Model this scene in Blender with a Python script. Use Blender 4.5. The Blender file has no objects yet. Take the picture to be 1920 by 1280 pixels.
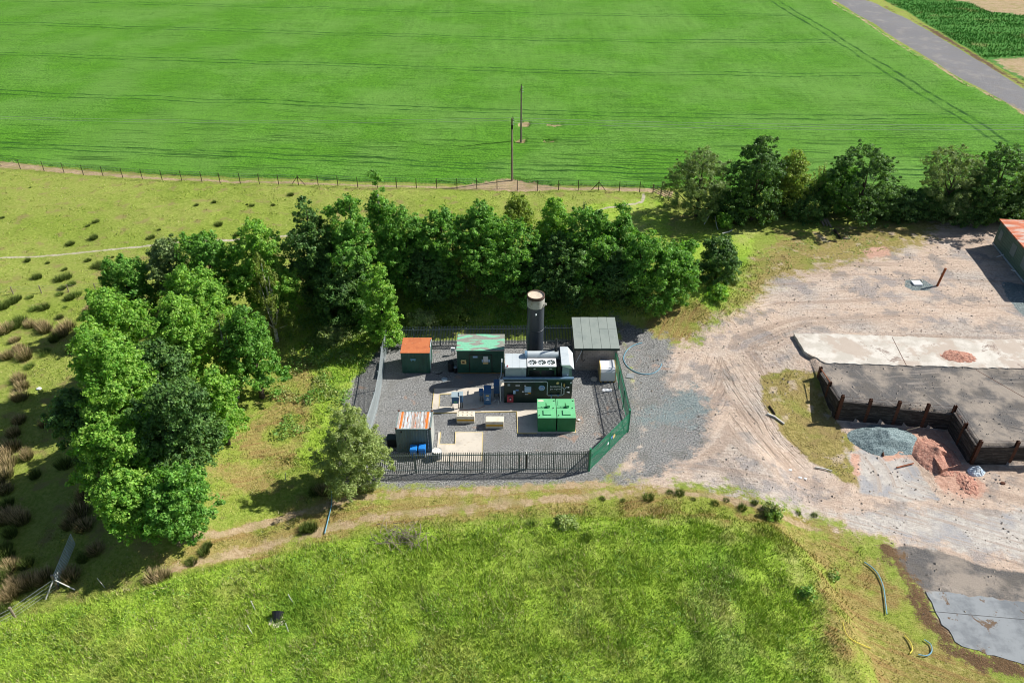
import bpy, math, random
import numpy as np
from mathutils import Vector, Matrix
random.seed(7); RNG = np.random.default_rng(11)
sc = bpy.context.scene
COL = sc.collection
R = math.radians
# ------------------------------------------------------------ camera, light
F, PITCH, H = 1495.0, R(35), 47.0
CP, SP = math.cos(PITCH), math.sin(PITCH)
cam = bpy.data.objects.new('camera', bpy.data.cameras.new('camera')); COL.objects.link(cam)
cam.location = (0, 0, H); cam.rotation_euler = (R(90) - PITCH, 0, 0)
cam.data.sensor_width = 36; cam.data.lens = F / 1920 * 36
cam.data.clip_start = 1; cam.data.clip_end = 6000
sc.camera = cam
SUN_EL, SUN_AZ = R(41), R(19)            # azimuth counted from +X towards +Y
sd_ = Vector((math.cos(SUN_EL) * math.cos(SUN_AZ), math.cos(SUN_EL) * math.sin(SUN_AZ), math.sin(SUN_EL)))
sl = bpy.data.lights.new('sun', 'SUN'); sl.energy = 5.0; sl.angle = R(0.5); sl.color = (1.0, 0.955, 0.88)
so = bpy.data.objects.new('sun', sl); COL.objects.link(so)
so.rotation_euler = (-sd_).to_track_quat('-Z', 'Y').to_euler(); so.location = (60, 20, 60)
w = bpy.data.worlds.new('World'); sc.world = w; w.use_nodes = True
nt = w.node_tree; sky = nt.nodes.new('ShaderNodeTexSky'); sky.sky_type = 'NISHITA'; sky.sun_disc = False
sky.sun_elevation = SUN_EL; sky.sun_rotation = R(90) - SUN_AZ
nt.links.new(sky.outputs[0], nt.nodes['Background'].inputs[0]); nt.nodes['Background'].inputs[1].default_value = 0.062
sc.view_settings.view_transform = 'Standard'; sc.view_settings.look = 'None'
sc.view_settings.exposure = 0.6; sc.view_settings.gamma = 1.0
sc.cycles.filter_width = 1.05; sc.cycles.max_bounces = 5; sc.cycles.diffuse_bounces = 2; sc.cycles.glossy_bounces = 2
sc.cycles.transmission_bounces = 3; sc.cycles.transparent_max_bounces = 4

# ------------------------------------------------------------ surveying helpers
def G(u, v, z=0.0):
    x = (u - 960) / F; y = (640 - v) / F
    t = (z - H) / (-SP + y * CP)
    return (x * t, (CP + y * SP) * t)
def PV(Y, Z):
    return 640 - F * (Y * SP + (Z - H) * CP) / (Y * CP - (Z - H) * SP)
def ZC(Y, Z): return Y * CP - (Z - H) * SP
def sdist(px, py, poly):
    """signed distance to a polygon, negative inside"""
    poly = np.asarray(poly, float); n = len(poly)
    d = np.full(px.shape, 1e9); ins = np.zeros(px.shape, bool)
    for i in range(n):
        ax, ay = poly[i]; bx, by = poly[(i + 1) % n]
        ex, ey = bx - ax, by - ay
        t = np.clip(((px - ax) * ex + (py - ay) * ey) / (ex * ex + ey * ey + 1e-12), 0, 1)
        d = np.minimum(d, (px - ax - ex * t) ** 2 + (py - ay - ey * t) ** 2)
        c = ((ay > py) != (by > py)) & (px < ex * (py - ay) / (ey + 1e-12 * (1 if ey >= 0 else -1)) + ax)
        ins ^= c
    return np.sqrt(d) * np.where(ins, -1, 1)
def pdist(px, py, line):
    """distance to an open polyline: (distance, signed lateral, along)"""
    line = np.asarray(line, float)
    best = np.full(px.shape, 1e18); lat = np.zeros(px.shape); al = np.zeros(px.shape); s = 0
    for i in range(len(line) - 1):
        ax, ay = line[i]; ex, ey = line[i + 1] - line[i]; L = math.hypot(ex, ey)
        t = np.clip(((px - ax) * ex + (py - ay) * ey) / (L * L), 0, 1)
        dx, dy = px - ax - ex * t, py - ay - ey * t; d = dx * dx + dy * dy
        m = d < best; best = np.where(m, d, best)
        sg = np.sign(ex * dy - ey * dx)
        lat = np.where(m, np.sqrt(d) * sg, lat); al = np.where(m, s + t * L, al); s += L
    return np.sqrt(best), lat, al
def sst(a, b, x):
    t = np.clip((x - a) / (b - a), 0, 1); return t * t * (3 - 2 * t)
_tab = RNG.random((257, 257))
def vnoise(x, y):
    x = np.asarray(x, float); y = np.asarray(y, float)
    xi = np.floor(x).astype(int); yi = np.floor(y).astype(int); fx = x - xi; fy = y - yi
    fx = fx * fx * (3 - 2 * fx); fy = fy * fy * (3 - 2 * fy)
    a = _tab[xi % 256, yi % 256]; b = _tab[(xi + 1) % 256, yi % 256]
    c = _tab[xi % 256, (yi + 1) % 256]; d = _tab[(xi + 1) % 256, (yi + 1) % 256]
    return (a * (1 - fx) + b * fx) * (1 - fy) + (c * (1 - fx) + d * fx) * fy
def fbm(x, y, o=3):
    s = 0; a = .5
    for i in range(o):
        s = s + a * vnoise(x * 2 ** i + 17.3 * i, y * 2 ** i + 9.1 * i); a *= .5
    return s / (1 - .5 ** o)

def z5(x, y): return (1400 + x / 3.69, 600 + y / 3.69)
def gp(pts, z=0.0): return [G(u, v, z) for u, v in pts]
# retaining walls (world)
WA = (29.55, 60.7); WB = (29.95, 56.35); WC = (39.75, 54.95); WD = (39.6, 50.45); WE = (62.0, 50.1)
PLAT = [WA, WB, WC, WD, WE, (75, 50), (75, 69), (29.2, 67.6)]
LOW = [(24.5, 52.5), (29.6, 56.3), WB, WC, WD, WE, (90, 50), (90, 15), (24, 15), (22.5, 40), (25, 47)]
CREST1 = [(-27, 41.5), (-31, 50), (-34, 61.5), (-33.5, 72), (-28, 77.5), (-21.8, 77.2)]
CREST2 = [(-21.8, 77.2), (-9.6, 76.8), (2.4, 76.8), (14.2, 75.4), (19.5, 75)]
COMP = [(-14, 46.6), (7, 46.8), (12, 52), (12, 68.3), (-14, 68.3)]
MOUND = gp([(-900, 1240), (60, 1150), (180, 1120), (300, 1085), (440, 1050), (620, 1012), (760, 985), (950, 970), (1180, 962), (1330, 958),
            (1450, 975), (1540, 1030), (1600, 1120), (1680, 1290)]) + [(29, 10), (-80, 10)]
def terrain(x, y):
    x = np.asarray(x, float); y = np.asarray(y, float)
    z = np.zeros(x.shape)
    d1 = pdist(x, y, CREST1)[0]; d2 = pdist(x, y, CREST2)[0]
    z = z + 2.3 * np.exp(-(d1 / 5.0) ** 2) * (1 - .0 * d1)
    z = np.maximum(z, 2.3 * np.exp(-(d2 / 4.6) ** 2))
    z = z * sst(0, 4, sdist(x, y, COMP))
    sm = sdist(x, y, MOUND)
    z = z + 1.5 * sst(.2, -2.6, sm) + .5 * sst(-3, -14, sm)
    sl_ = sdist(x, y, LOW)
    z = z - 1.1 * sst(4.5, -.2, sl_ + 0 * x) * sst(6, -3, sm * -1)
    sp = sdist(x, y, PLAT)
    west = sst(27.5, 30.5, x)
    z = z + (0.55 * sst(7, 0, sp)) * sst(57.5, 64, y) * (sp > 0)
    z = np.where(sp < 0, 0.82, z)
    und = (fbm(x * .09, y * .09) - .5) * .7 + (fbm(x * .7 + 5, y * .7) - .5) * .22
    flat = sst(1, 8, sdist(x, y, COMP)) * sst(0, 5, sp) * sst(0, 4, sl_)
    yard = sst(14, 24, x) * sst(90, 84, y) * sst(38, 44, y)
    z = z + und * flat * (1 - .75 * yard)
    z = z + 0.35 * (fbm(x * .5, y * .5) - .5) * sst(1.5, -1.5, sm)
    return z
def Tz(x, y): return float(terrain(np.array([x]), np.array([y]))[0])
def Gt(u, v):
    z = 0.
    for _ in range(7):
        X, Y = G(u, v, z); z = .5 * z + .5 * Tz(X, Y)
    X, Y = G(u, v, z); return (X, Y, Tz(X, Y))
def GT(pts): return [Gt(u, v)[:2] for u, v in pts]

# ------------------------------------------------------------ ground zones
FENCE_LINE = [(-300, 285), (-8, 311), (180, 325), (300, 334), (450, 341), (550, 345), (700, 349), (850, 352), (1000, 356), (1230, 360), (1500, 366), (1700, 368), (1920, 372), (2300, 385)]
fl = gp([(u, v - 7) for u, v in FENCE_LINE])
CROP = fl + [(150, 112), (150, 112)] + [G(2300, 330)] + gp([(1920, 212), (1800, 148), (1700, 88), (1640, 48), (1560, 2)]) + [(62, 262), (45, 420), (20, 900), (-900, 900), (-900, 150)]
CROP = fl + gp([(2300, 330), (1920, 212), (1800, 148), (1700, 88), (1640, 48), (1560, 2)]) + [(62, 262), (45, 420), (20, 900), (-900, 900), (-700, 150)]
CROP2 = gp([(2300, 300), (1920, 150), (1800, 82), (1740, 45), (1700, 22), (1640, -8)]) + [(85, 262), (75, 420), (60, 900), (900, 900), (900, 100)]
Z = {}
def strip(pts, hw):
    w_ = [Vector(p) for p in GT(pts)]; L_, R_ = [], []
    for i, p in enumerate(w_):
        d = (w_[min(i + 1, len(w_) - 1)] - w_[max(i - 1, 0)]).normalized(); n = Vector((-d.y, d.x)); L_.append(tuple(p + n * hw)); R_.append(tuple(p - n * hw))
    return L_ + R_[::-1]
Z['crop'] = [(CROP, .6)]
Z['bare'] = [(gp([(845, 351), (900, 342), (960, 335), (1005, 345), (1060, 356), (1000, 359), (900, 357)]), .5),
             (gp([(-300, 282), (-8, 304), (180, 321), (300, 332), (450, 339.5), (700, 347.5), (860, 350.5), (1060, 354), (1230, 354), (1230, 361), (860, 354.5), (700, 350.5), (450, 343), (300, 336), (180, 327), (-8, 315), (-300, 295)]), .6),
             (gp([(970, 233), (993, 232), (992, 240), (972, 240)]), .35), (gp([(966, 263), (986, 263), (984, 269), (967, 269)]), .35),
             (gp([(1022, 235), (1055, 237), (1040, 240), (1025, 239)]), .35), (gp([(1018, 266), (1045, 267), (1035, 270), (1020, 269)]), .35),
             (gp([(1862, 112), (1905, 108), (2000, 120), (2000, 170), (1920, 145)]), 2.5), (gp([(1785, 0), (1825, 8), (1860, 22), (1930, 30), (1990, 40), (1930, -10)]), 1.0), (gp([(1230, 355), (1262, 358), (1262, 372), (1232, 366)]), .5)]
Z['bare'] += [(strip([(560, 960), (660, 934), (793, 926), (960, 918), (1060, 911), (1150, 906)], .32), 1.0),
              (strip([(300, 1077), (333, 1066), (433, 1040), (593, 996), (693, 971), (793, 960), (960, 943), (1100, 930), (1193, 920)], .32), .9),
              (strip([(330, 1020), (370, 1008), (466, 990), (560, 960)], .3), .45), (strip([(1230, 918), (1340, 930), (1440, 955), (1540, 995)], .25), .4)]
Z['gravel'] = [(COMP[:1] + [(7.4, 46.9), (11.5, 51.8), (11.6, 67.5), (-13.2, 67.3), (-15.8, 58), (-15.2, 52)], 1.2),
               (gp([(660, 905), (900, 903), (1110, 893), (1190, 880), (1200, 800), (1180, 700), (1165, 640), (1150, 600), (1260, 640), (1250, 720), (1340, 780), (1300, 860), (1190, 905), (1000, 912), (700, 912)]), 2.5)]
YARD = [(1150, 905), (1250, 911), (1340, 915), (1430, 935), (1520, 965), (1600, 995), (1660, 1020), (1690, 1055), (1740, 1120), (1760, 1180), (1800, 1215), (1860, 1238), (1960, 1255), (2300, 1300),
        (2300, 420), (1900, 405), (1760, 412), (1640, 430), (1560, 450), (1480, 475), (1430, 520), (1400, 565), (1345, 600), (1305, 640), (1240, 652), (1180, 660), (1160, 760)]
Z['dirt'] = [(GT(YARD), 3.0)]
Z['verge'] = [(GT([(1425, 705), (1480, 692), (1533, 700), (1568, 790), (1604, 840), (1612, 880), (1618, 918), (1565, 895), (1510, 855), (1462, 805), (1432, 760)]), .9),
              (GT([(1360, 590), (1420, 485), (1480, 440), (1640, 420), (1780, 412), (1720, 460), (1560, 500), (1460, 520), (1410, 570)]), 4.5)]
Z['track'] = [(GT([(1160, 940), (1330, 940), (1460, 975), (1540, 1030), (1500, 1040), (1420, 1000), (1320, 975), (1150, 975)]), 2.5),
              (GT([(300, 1040), (420, 985), (560, 935), (700, 912), (1000, 908), (1200, 902), (1420, 930), (1560, 985), (1640, 1020), (1530, 990), (1400, 960), (1150, 962), (950, 968), (760, 985), (600, 1015), (440, 1055), (330, 1075)]), 2.0),
              (GT([(560, 660), (600, 700), (560, 860), (480, 940), (400, 960), (400, 900), (440, 820), (520, 720)]), 4.0),
              (GT([(1480, 985), (1560, 1000), (1700, 1100), (1760, 1200), (1900, 1290), (1600, 1290), (1540, 1150)]), 3.0),
              (GT([(1215, 600), (1290, 560), (1340, 590), (1290, 640), (1200, 650)]), 2.0)]
Z['lush'] = [(GT([(540, 580), (720, 600), (720, 690), (640, 790), (610, 880), (540, 870), (600, 720), (540, 660)]), 3.0),
             (GT([(480, 1000), (600, 940), (640, 960), (560, 990)]), 2.0), (GT([(-300, 1200), (60, 1150), (300, 1090), (620, 1015), (950, 978), (1330, 965), (1450, 990), (1520, 1060), (1560, 1290), (1500, 1500), (-300, 1500)]), 3.0),
             (GT([(560, 580), (700, 600), (700, 690), (650, 760), (590, 800), (560, 700)]), 3.0),
             (GT([(760, 560), (1250, 560), (1230, 600), (1060, 612), (740, 615)]), 2.0),
             (GT([(1270, 440), (1420, 430), (1390, 540), (1330, 600), (1300, 560)]), 2.0), (GT([(1100, 385), (1240, 372), (1260, 450), (1150, 440)]), 3.0)]
Z['asphalt'] = [(GT([(1668, 1030), (1690, 1022), (1760, 1030), (1850, 1062), (2300, 1120), (2300, 1170), (1920, 1132), (1735, 1108), (1700, 1080)]), .8),
                ([WA, WB, WC, WD, WE, (75, 50), (75, 61.2), (45, 61.6), (30, 62.5)], .8)]
Z['pale'] = [(GT([(1590, 850), (1640, 830), (1700, 850), (1760, 938), (1700, 940), (1615, 925)]), .8), (GT([(1560, 960), (1760, 960), (2000, 950), (2000, 1060), (1750, 1020), (1640, 1000)]), 3.0)]
Z['sand'] = [(GT([(1700, 800), (1790, 800), (1800, 860), (1850, 915), (1810, 940), (1765, 915), (1740, 880), (1700, 850)]), 1.2), (gp([(1612, 466), (1660, 462), (1672, 478), (1630, 485)]), 1.0), 
             (GT([(1650, 835), (1690, 830), (1700, 860), (1660, 865)]), .9), (GT([(1595, 850), (1612, 850), (1612, 900), (1600, 890)]), .6)]
Z['debris'] = [(GT([(1640, 1012), (1672, 1020), (1712, 1080), (1738, 1120), (1762, 1170), (1800, 1205), (1900, 1235), (2000, 1250), (2000, 1275), (1860, 1262), (1780, 1225), (1720, 1150), (1690, 1085)]), 1.3)]
Z['blue'] = [(gp([(1695, 525), (1730, 524), (1748, 535), (1742, 545), (1710, 545), (1698, 538)]), .3), (gp([(1875, 525), (1925, 535), (2000, 570), (2000, 640), (1920, 600), (1890, 560)]), .4),
             (gp([(1200, 790), (1300, 720), (1330, 770), (1270, 800)]), 3)]
Z['path'] = [(gp([(-100, 491), (0, 486), (100, 479), (200, 471), (300, 461), (400, 452), (560, 440), (560, 437), (400, 449), (300, 458), (200, 468), (100, 476), (0, 483), (-100, 488)]), .35),
             (gp([(1208, 362), (1210, 372), (1205, 382), (1190, 386), (1130, 395), (1110, 401), (1130, 392), (1190, 383), (1202, 378), (1205, 362)]), .35)]
Z['crop2'] = [(CROP2, .8)]
Z['road'] = [(gp([(1530, -16), (1562, 1), (1642, 47), (1702, 87), (1802, 147), (1922, 211), (2200, 340), (2200, 318), (1920, 168), (1800, 92), (1700, 36), (1615, -4), (1590, -16)]), .6)]
Z['debris'] += [(strip([(1590, -18), (1622, -2), (1704, 34), (1804, 89), (1924, 165), (2200, 312)], .35), .5)]
Z['bare'] += [(strip([(1555, 2), (1637, 49), (1697, 89), (1797, 149), (1917, 213), (2200, 345)], .5), .9)]
Z['spare'] = [(GT([(1350, 680), (1400, 690), (1425, 760), (1470, 825), (1500, 870), (1440, 840), (1390, 790), (1360, 740)]), 1.8)]
CH = ['crop', 'track', 'gravel', 'dirt', 'asphalt', 'pale', 'lush', 'sand', 'debris', 'blue', 'path', 'crop2', 'bare', 'verge', 'road', 'spare']
def zones(x, y):
    out = np.zeros((16, len(x)), np.float32)
    for i, k in enumerate(CH):
        for poly, soft in Z.get(k, []):
            p = np.asarray(poly); lo = p.min(0) - soft; hi = p.max(0) + soft
            m = (x > lo[0]) & (x < hi[0]) & (y > lo[1]) & (y < hi[1])
            if m.any(): out[i, m] = np.maximum(out[i, m], np.clip(.5 - sdist(x[m], y[m], poly) / (2 * soft), 0, 1))
    return out
LANES = [[(7, 44.5), (14, 46), (22, 44.5), (31, 40.5), (45, 34), (70, 22)],
         [(9, 49), (14.5, 54), (18.5, 60), (22, 68.5), (30, 72.5), (42, 73.5), (75, 72)], GT([(1350, 660), (1400, 735), (1450, 810), (1520, 885)]), [(-26, 32), (-20, 37.5), (-10, 42), (6, 44.3)]]
def gcurve(x): return .058 * (np.sqrt((x - 20) ** 2 + 400) - (x - 20))
def flow(x, y, zn):
    best = None
    for L in LANES:
        d, lat, al = pdist(x, y, L)
        if best is None: best, la, aa = d, lat, al
        else:
            m = d < best; best = np.where(m, d, best); la = np.where(m, lat, la); aa = np.where(m, al, aa)
    far = (y > 95) & ((zn[0] > .02) | (zn[11] > .02))
    u = np.where(far, y - gcurve(x) - 133.2, la); v = np.where(far, x, aa)
    return u, v
def set_attrs(me, zn, u, v):
    n = zn.shape[1]
    for k in range(4):
        a = me.attributes.new('Z%d' % k, 'FLOAT_COLOR', 'POINT')
        a.data.foreach_set('color', zn[4 * k:4 * k + 4].T.astype(np.float32).ravel())
    a = me.attributes.new('flow', 'FLOAT_VECTOR', 'POINT')
    a.data.foreach_set('vector', np.stack([u, v, np.zeros(n)], 1).astype(np.float32).ravel())

# ------------------------------------------------------------ node helpers
class N:
    def __init__(s, name, rough=.9, spec=.25):
        s.m = bpy.data.materials.new(name); s.m.use_nodes = True; s.t = s.m.node_tree
        s.b = s.t.nodes['Principled BSDF']; s.b.inputs['Roughness'].default_value = rough
        s.b.inputs['Specular IOR Level'].default_value = spec
        s.pos = s.t.nodes.new('ShaderNodeNewGeometry').outputs['Position']
    def n(s, t, **k):
        o = s.t.nodes.new(t)
        for a, b in k.items(): setattr(o, a, b)
        return o
    def put(s, sock, val):
        if isinstance(val, bpy.types.NodeSocket): s.t.links.new(val, sock)
        elif isinstance(val, tuple) and len(val) == 3 and sock.type == 'RGBA': sock.default_value = (*val, 1)
        else: sock.default_value = val
    def noise(s, scale, detail=3, rough=.55, vec=None, dist=0.):
        o = s.n('ShaderNodeTexNoise'); s.put(o.inputs['Vector'], vec or s.pos)
        o.inputs['Scale'].default_value = scale; o.inputs['Detail'].default_value = detail
        o.inputs['Roughness'].default_value = rough; o.inputs['Distortion'].default_value = dist
        return o.outputs['Fac']
    def math(s, op, a, b=0., c=0.):
        o = s.n('ShaderNodeMath', operation=op); s.put(o.inputs[0], a); s.put(o.inputs[1], b)
        if op in ('MULTIPLY_ADD', 'COMPARE', 'SMOOTH_MIN'): s.put(o.inputs[2], c)
        return o.outputs[0]
    def ss(s, x, a, b):
        o = s.n('ShaderNodeMapRange', interpolation_type='SMOOTHSTEP'); s.put(o.inputs['Value'], x)
        o.inputs['From Min'].default_value = a; o.inputs['From Max'].default_value = b
        return o.outputs['Result']
    def mix(s, f, a, b, mode='MIX'):
        o = s.n('ShaderNodeMixRGB', blend_type=mode); s.put(o.inputs[0], f); s.put(o.inputs[1], a); s.put(o.inputs[2], b)
        return o.outputs[0]
    def scale(s, vec, k):
        o = s.n('ShaderNodeVectorMath', operation='MULTIPLY'); s.put(o.inputs[0], vec); o.inputs[1].default_value = k
        return o.outputs[0]
    def attr(s, name): return s.n('ShaderNodeAttribute', attribute_name=name)
    def bump(s, h, dist=.05, st=1.):
        o = s.n('ShaderNodeBump'); o.inputs['Distance'].default_value = dist; o.inputs['Strength'].default_value = st
        s.put(o.inputs['Height'], h); s.t.links.new(o.outputs[0], s.b.inputs['Normal'])
    def out(s, col): s.put(s.b.inputs['Base Color'], col); return s.m

def ground_material(name, blades=False):
    g = N(name, .95, .12)
    big = g.noise(.07, 3); mid = g.noise(.55, 4); sm = g.noise(3.2, 5, .65); fine = g.noise(11, 3, .7); spec = g.noise(26, 2, .8)
    flowv = g.attr('flow').outputs['Vector']
    sep = g.n('ShaderNodeSeparateXYZ'); g.put(sep.inputs[0], flowv)
    lat, al = sep.outputs[0], sep.outputs[1]
    psep = g.n('ShaderNodeSeparateXYZ'); g.put(psep.inputs[0], g.pos)
    streak = g.noise(1.0, 4, .6, g.scale(flowv, (2.6, .16, 1)), .2)
    def two(c1, c2, c3=None, f=sm, lo=.3, hi=.7):
        c = g.mix(g.ss(f, lo, hi), c1, c2)
        return g.mix(g.ss(mid, .42, .7), c, c3) if c3 else c
    a3 = g.attr('Z3'); zs15 = a3.outputs['Alpha']
    # pasture
    past = two((.17, .235, .03), (.31, .35, .085), (.25, .28, .065), sm, .3, .72)
    past = g.mix(g.ss(big, .45, .62), past, two((.14, .21, .022), (.25, .32, .055)))
    past = g.mix(g.ss(fine, .58, .72), past, (.36, .33, .13))
    past = g.mix(g.math('MULTIPLY', g.ss(mid, .56, .66), .6), past, (.24, .19, .085))
    # crop
    row = g.noise(1.0, 3, .6, g.scale(flowv, (2.6, .07, 1)), .1)
    rowf = g.noise(1.0, 2, .6, g.scale(flowv, (5.5, .35, 1)))
    cg = g.noise(3.2, 4, .85)
    crop = two((.032, .125, .008), (.115, .30, .022), None, cg, .36, .64)
    crop = g.mix(g.ss(big, .38, .66), crop, two((.055, .15, .018), (.15, .32, .055), None, cg, .36, .64))
    crop = g.mix(g.math('MULTIPLY', g.ss(g.noise(1.0, 4, .7, g.scale(flowv, (1.7, .22, 1))), .5, .62), .45), crop, (.04, .125, .012))
    crop = g.mix(g.math('MULTIPLY', g.ss(g.noise(5.5, 3, .8), .5, .66), .5), crop, (.125, .31, .035))
    crop = g.mix(g.math('MULTIPLY', g.ss(g.noise(.028, 3), .48, .62), .4), crop, (.13, .27, .05))
    near = g.ss(psep.outputs[1], 150, 112)
    rowstr = g.math('MULTIPLY', g.ss(row, .55, .63), g.math('MULTIPLY_ADD', near, .52, .2))
    crop = g.mix(rowstr, crop, (.022, .085, .010))
    diag = g.math('ADD', psep.outputs[0], g.math('MULTIPLY', g.math('SUBTRACT', psep.outputs[1], 120.7), .0963))
    wob = g.math('MULTIPLY', g.math('SUBTRACT', g.noise(.12, 2), .5), 1.6)
    def lines(coord, c0, period):
        q = g.math('PINGPONG', g.math('ADD', g.math('ADD', coord, wob), c0), period / 2)      # distance to nearest pair centre
        return g.ss(g.math('ABSOLUTE', g.math('SUBTRACT', q, .95)), .34, .1)
    tl = g.math('MULTIPLY', lines(lat, 0.0, 24.0), g.ss(diag, 77.5, 75.5))
    q = g.math('ABSOLUTE', g.math('SUBTRACT', g.math('ABSOLUTE', g.math('SUBTRACT', g.math('ADD', diag, wob), 78.2)), 1.1))
    tl = g.math('MAXIMUM', tl, g.ss(q, .5, .15))
    tl = g.math('MULTIPLY', tl, g.math('MULTIPLY_ADD', g.ss(g.noise(.35, 3), .35, .6), .6, .3))
    crop = g.mix(tl, crop, (.016, .075, .010))
    crop2 = two((.035, .145, .022), (.09, .26, .045), (.07, .19, .03), cg)
    crop2 = g.mix(g.math('MULTIPLY', g.ss(g.noise(.12, 5, .7), .55, .66), .7), crop2, (.20, .22, .07))
    # others
    lush = two((.18, .29, .022), (.33, .46, .065), (.26, .38, .05), sm, .3, .68)
    lush = g.mix(g.math('MULTIPLY', g.ss(g.noise(.23, 5, .65), .5, .66), .65), lush, two((.24, .29, .05), (.36, .38, .11)))
    lush = g.mix(g.math('MULTIPLY', g.math('MULTIPLY', g.ss(g.noise(.16, 6, .7), .48, .62), g.ss(psep.outputs[0], -6, 16)), .7), lush, two((.27, .30, .07), (.42, .41, .16)))
    lush = g.mix(g.math('MULTIPLY', g.ss(fine, .56, .7), .6), lush, (.09, .16, .015))
    lush = g.mix(g.math('MULTIPLY', g.ss(g.noise(.11, 3), .52, .66), .45), lush, (.13, .29, .025))
    track = two((.17, .17, .032), (.36, .31, .105), (.26, .205, .07), sm, .32, .68)
    track = g.mix(g.ss(streak, .47, .62), track, (.25, .175, .062))
    track = g.mix(g.ss(g.noise(.33, 4), .46, .62), track, two((.16, .22, .025), (.28, .33, .06)))
    track = g.mix(g.math('MULTIPLY', g.ss(fine, .54, .68), .6), track, (.42, .36, .17))
    verge = two((.17, .145, .04), (.35, .295, .11), (.26, .20, .085), sm, .3, .7)
    verge = g.mix(g.ss(g.noise(.5, 5, .65), .55, .66), verge, (.42, .34, .24)); verge = g.mix(g.math('MULTIPLY', g.ss(g.noise(.33, 4), .5, .65), .6), verge, (.19, .23, .04))
    gsp = g.noise(7.5, 3, .85)
    grav = g.mix(g.ss(gsp, .38, .66), (.06, .064, .066), (.37, .37, .36))
    grav = g.mix(g.ss(g.noise(15, 2, .8), .6, .72), grav, (.52, .51, .49))
    grav = g.mix(g.math('MULTIPLY', g.ss(mid, .45, .7), .45), grav, (.12, .115, .10))
    grav = g.mix(g.math('MULTIPLY', g.ss(g.noise(.5, 3, .6, g.scale(g.pos, (1, 1, 1)), 1.), .62, .72), .5), grav, (.36, .23, .16))
    dirt = two((.37, .28, .22), (.59, .475, .385), (.50, .395, .315), sm, .25, .75)
    dirt = g.mix(g.ss(big, .5, .64), dirt, two((.32, .275, .24), (.50, .445, .395)))
    dirt = g.mix(g.math('MULTIPLY', g.ss(streak, .46, .72), .4), dirt, (.32, .24, .19))
    dirt = g.mix(g.math('MULTIPLY', g.ss(g.noise(.3, 5, .65), .52, .63), .7), dirt, (.20, .19, .185))
    dirt = g.mix(g.math('MULTIPLY', g.ss(g.noise(.21, 5, .6, g.scale(g.pos, (1, 1.3, 7))), .5, .7), .6), dirt, (.56, .485, .42))
    dirt = g.mix(g.ss(spec, .62, .74), dirt, (.62, .57, .52))
    dirt = g.mix(g.math('MULTIPLY', g.ss(fine, .60, .72), .6), dirt, (.15, .12, .10))
    rut = g.noise(1.0, 5, .65, g.scale(flowv, (3.4, .33, 1)), .5)
    dirt = g.mix(g.math('MULTIPLY', g.math('MULTIPLY', g.ss(rut, .58, .65), .8), g.ss(zs15, .2, .5)), dirt, (.13, .09, .065))
    dirt = g.mix(g.math('MULTIPLY', g.ss(g.noise(.16, 6, .7), .53, .62), .75), dirt, g.mix(g.ss(fine, .4, .6), (.17, .16, .165), (.34, .32, .31)))
    dirt = g.mix(g.math('MULTIPLY', g.ss(g.noise(1.0, 4, .6, g.scale(flowv, (.55, .02, 1))), .52, .6), .5), dirt, (.30, .225, .175))
    asph = two((.075, .073, .075), (.14, .135, .13), (.12, .11, .10), fine)
    asph = g.mix(g.ss(g.noise(.35, 5, .6), .44, .62), asph, (.27, .235, .20))
    asph = g.mix(g.math('MULTIPLY', g.ss(streak, .54, .7), .6), asph, (.30, .265, .235))
    pale = two((.36, .33, .30), (.50, .47, .43), (.30, .30, .31), sm)
    pale = g.mix(g.ss(streak, .5, .62), pale, (.36, .31, .27))
    sand = two((.38, .22, .16), (.56, .36, .275), (.47, .30, .23), sm)
    debr = two((.065, .04, .022), (.17, .105, .055), (.11, .07, .035), fine)
    debr = g.mix(g.ss(spec, .62, .7), debr, (.4, .34, .27))
    blue = g.mix(.55, grav, g.mix(g.ss(gsp, .38, .62), (.06, .105, .115), (.25, .33, .335)))
    path = two((.33, .30, .21), (.46, .43, .33))
    bare = two((.30, .215, .12), (.44, .34, .22), (.27, .235, .10))
    road = two((.16, .16, .17), (.215, .215, .225), (.19, .185, .185), fine)
    road = g.mix(g.math('MULTIPLY', g.ss(g.noise(.25, 5, .65), .5, .66), .6), road, (.27, .255, .24))
    cols = dict(crop=(crop, .12), track=(track, .5), gravel=(grav, .45), dirt=(dirt, .62), asphalt=(asph, .35), pale=(pale, .4), lush=(lush, .5), sand=(sand, .5),
                debris=(debr, .8), blue=(blue, .6), path=(path, .4), crop2=(crop2, .3), bare=(bare, .75), verge=(verge, .55), road=(road, .2))
    zs = []
    for k in range(4):
        a = g.attr('Z%d' % k); s3 = g.n('ShaderNodeSeparateColor'); g.put(s3.inputs[0], a.outputs['Color'])
        zs += [s3.outputs[0], s3.outputs[1], s3.outputs[2], a.outputs['Alpha']]
    nz = g.math('SUBTRACT', g.math('ADD', g.math('MULTIPLY', g.noise(.7, 7, .72), .72), g.math('MULTIPLY', fine, .28)), .5)
    col = past
    for k in ['lush', 'track', 'crop', 'crop2', 'dirt', 'gravel', 'verge', 'asphalt', 'pale', 'sand', 'blue', 'debris', 'road', 'path', 'bare']:
        c, amp = cols[k]; wv = zs[CH.index(k)]
        wn = g.math('MULTIPLY_ADD', nz, amp * 3.2, wv)
        f = g.math('MULTIPLY', g.ss(wn, .40, .60), g.ss(wv, .0, .12))
        col = g.mix(f, col, c)
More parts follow.
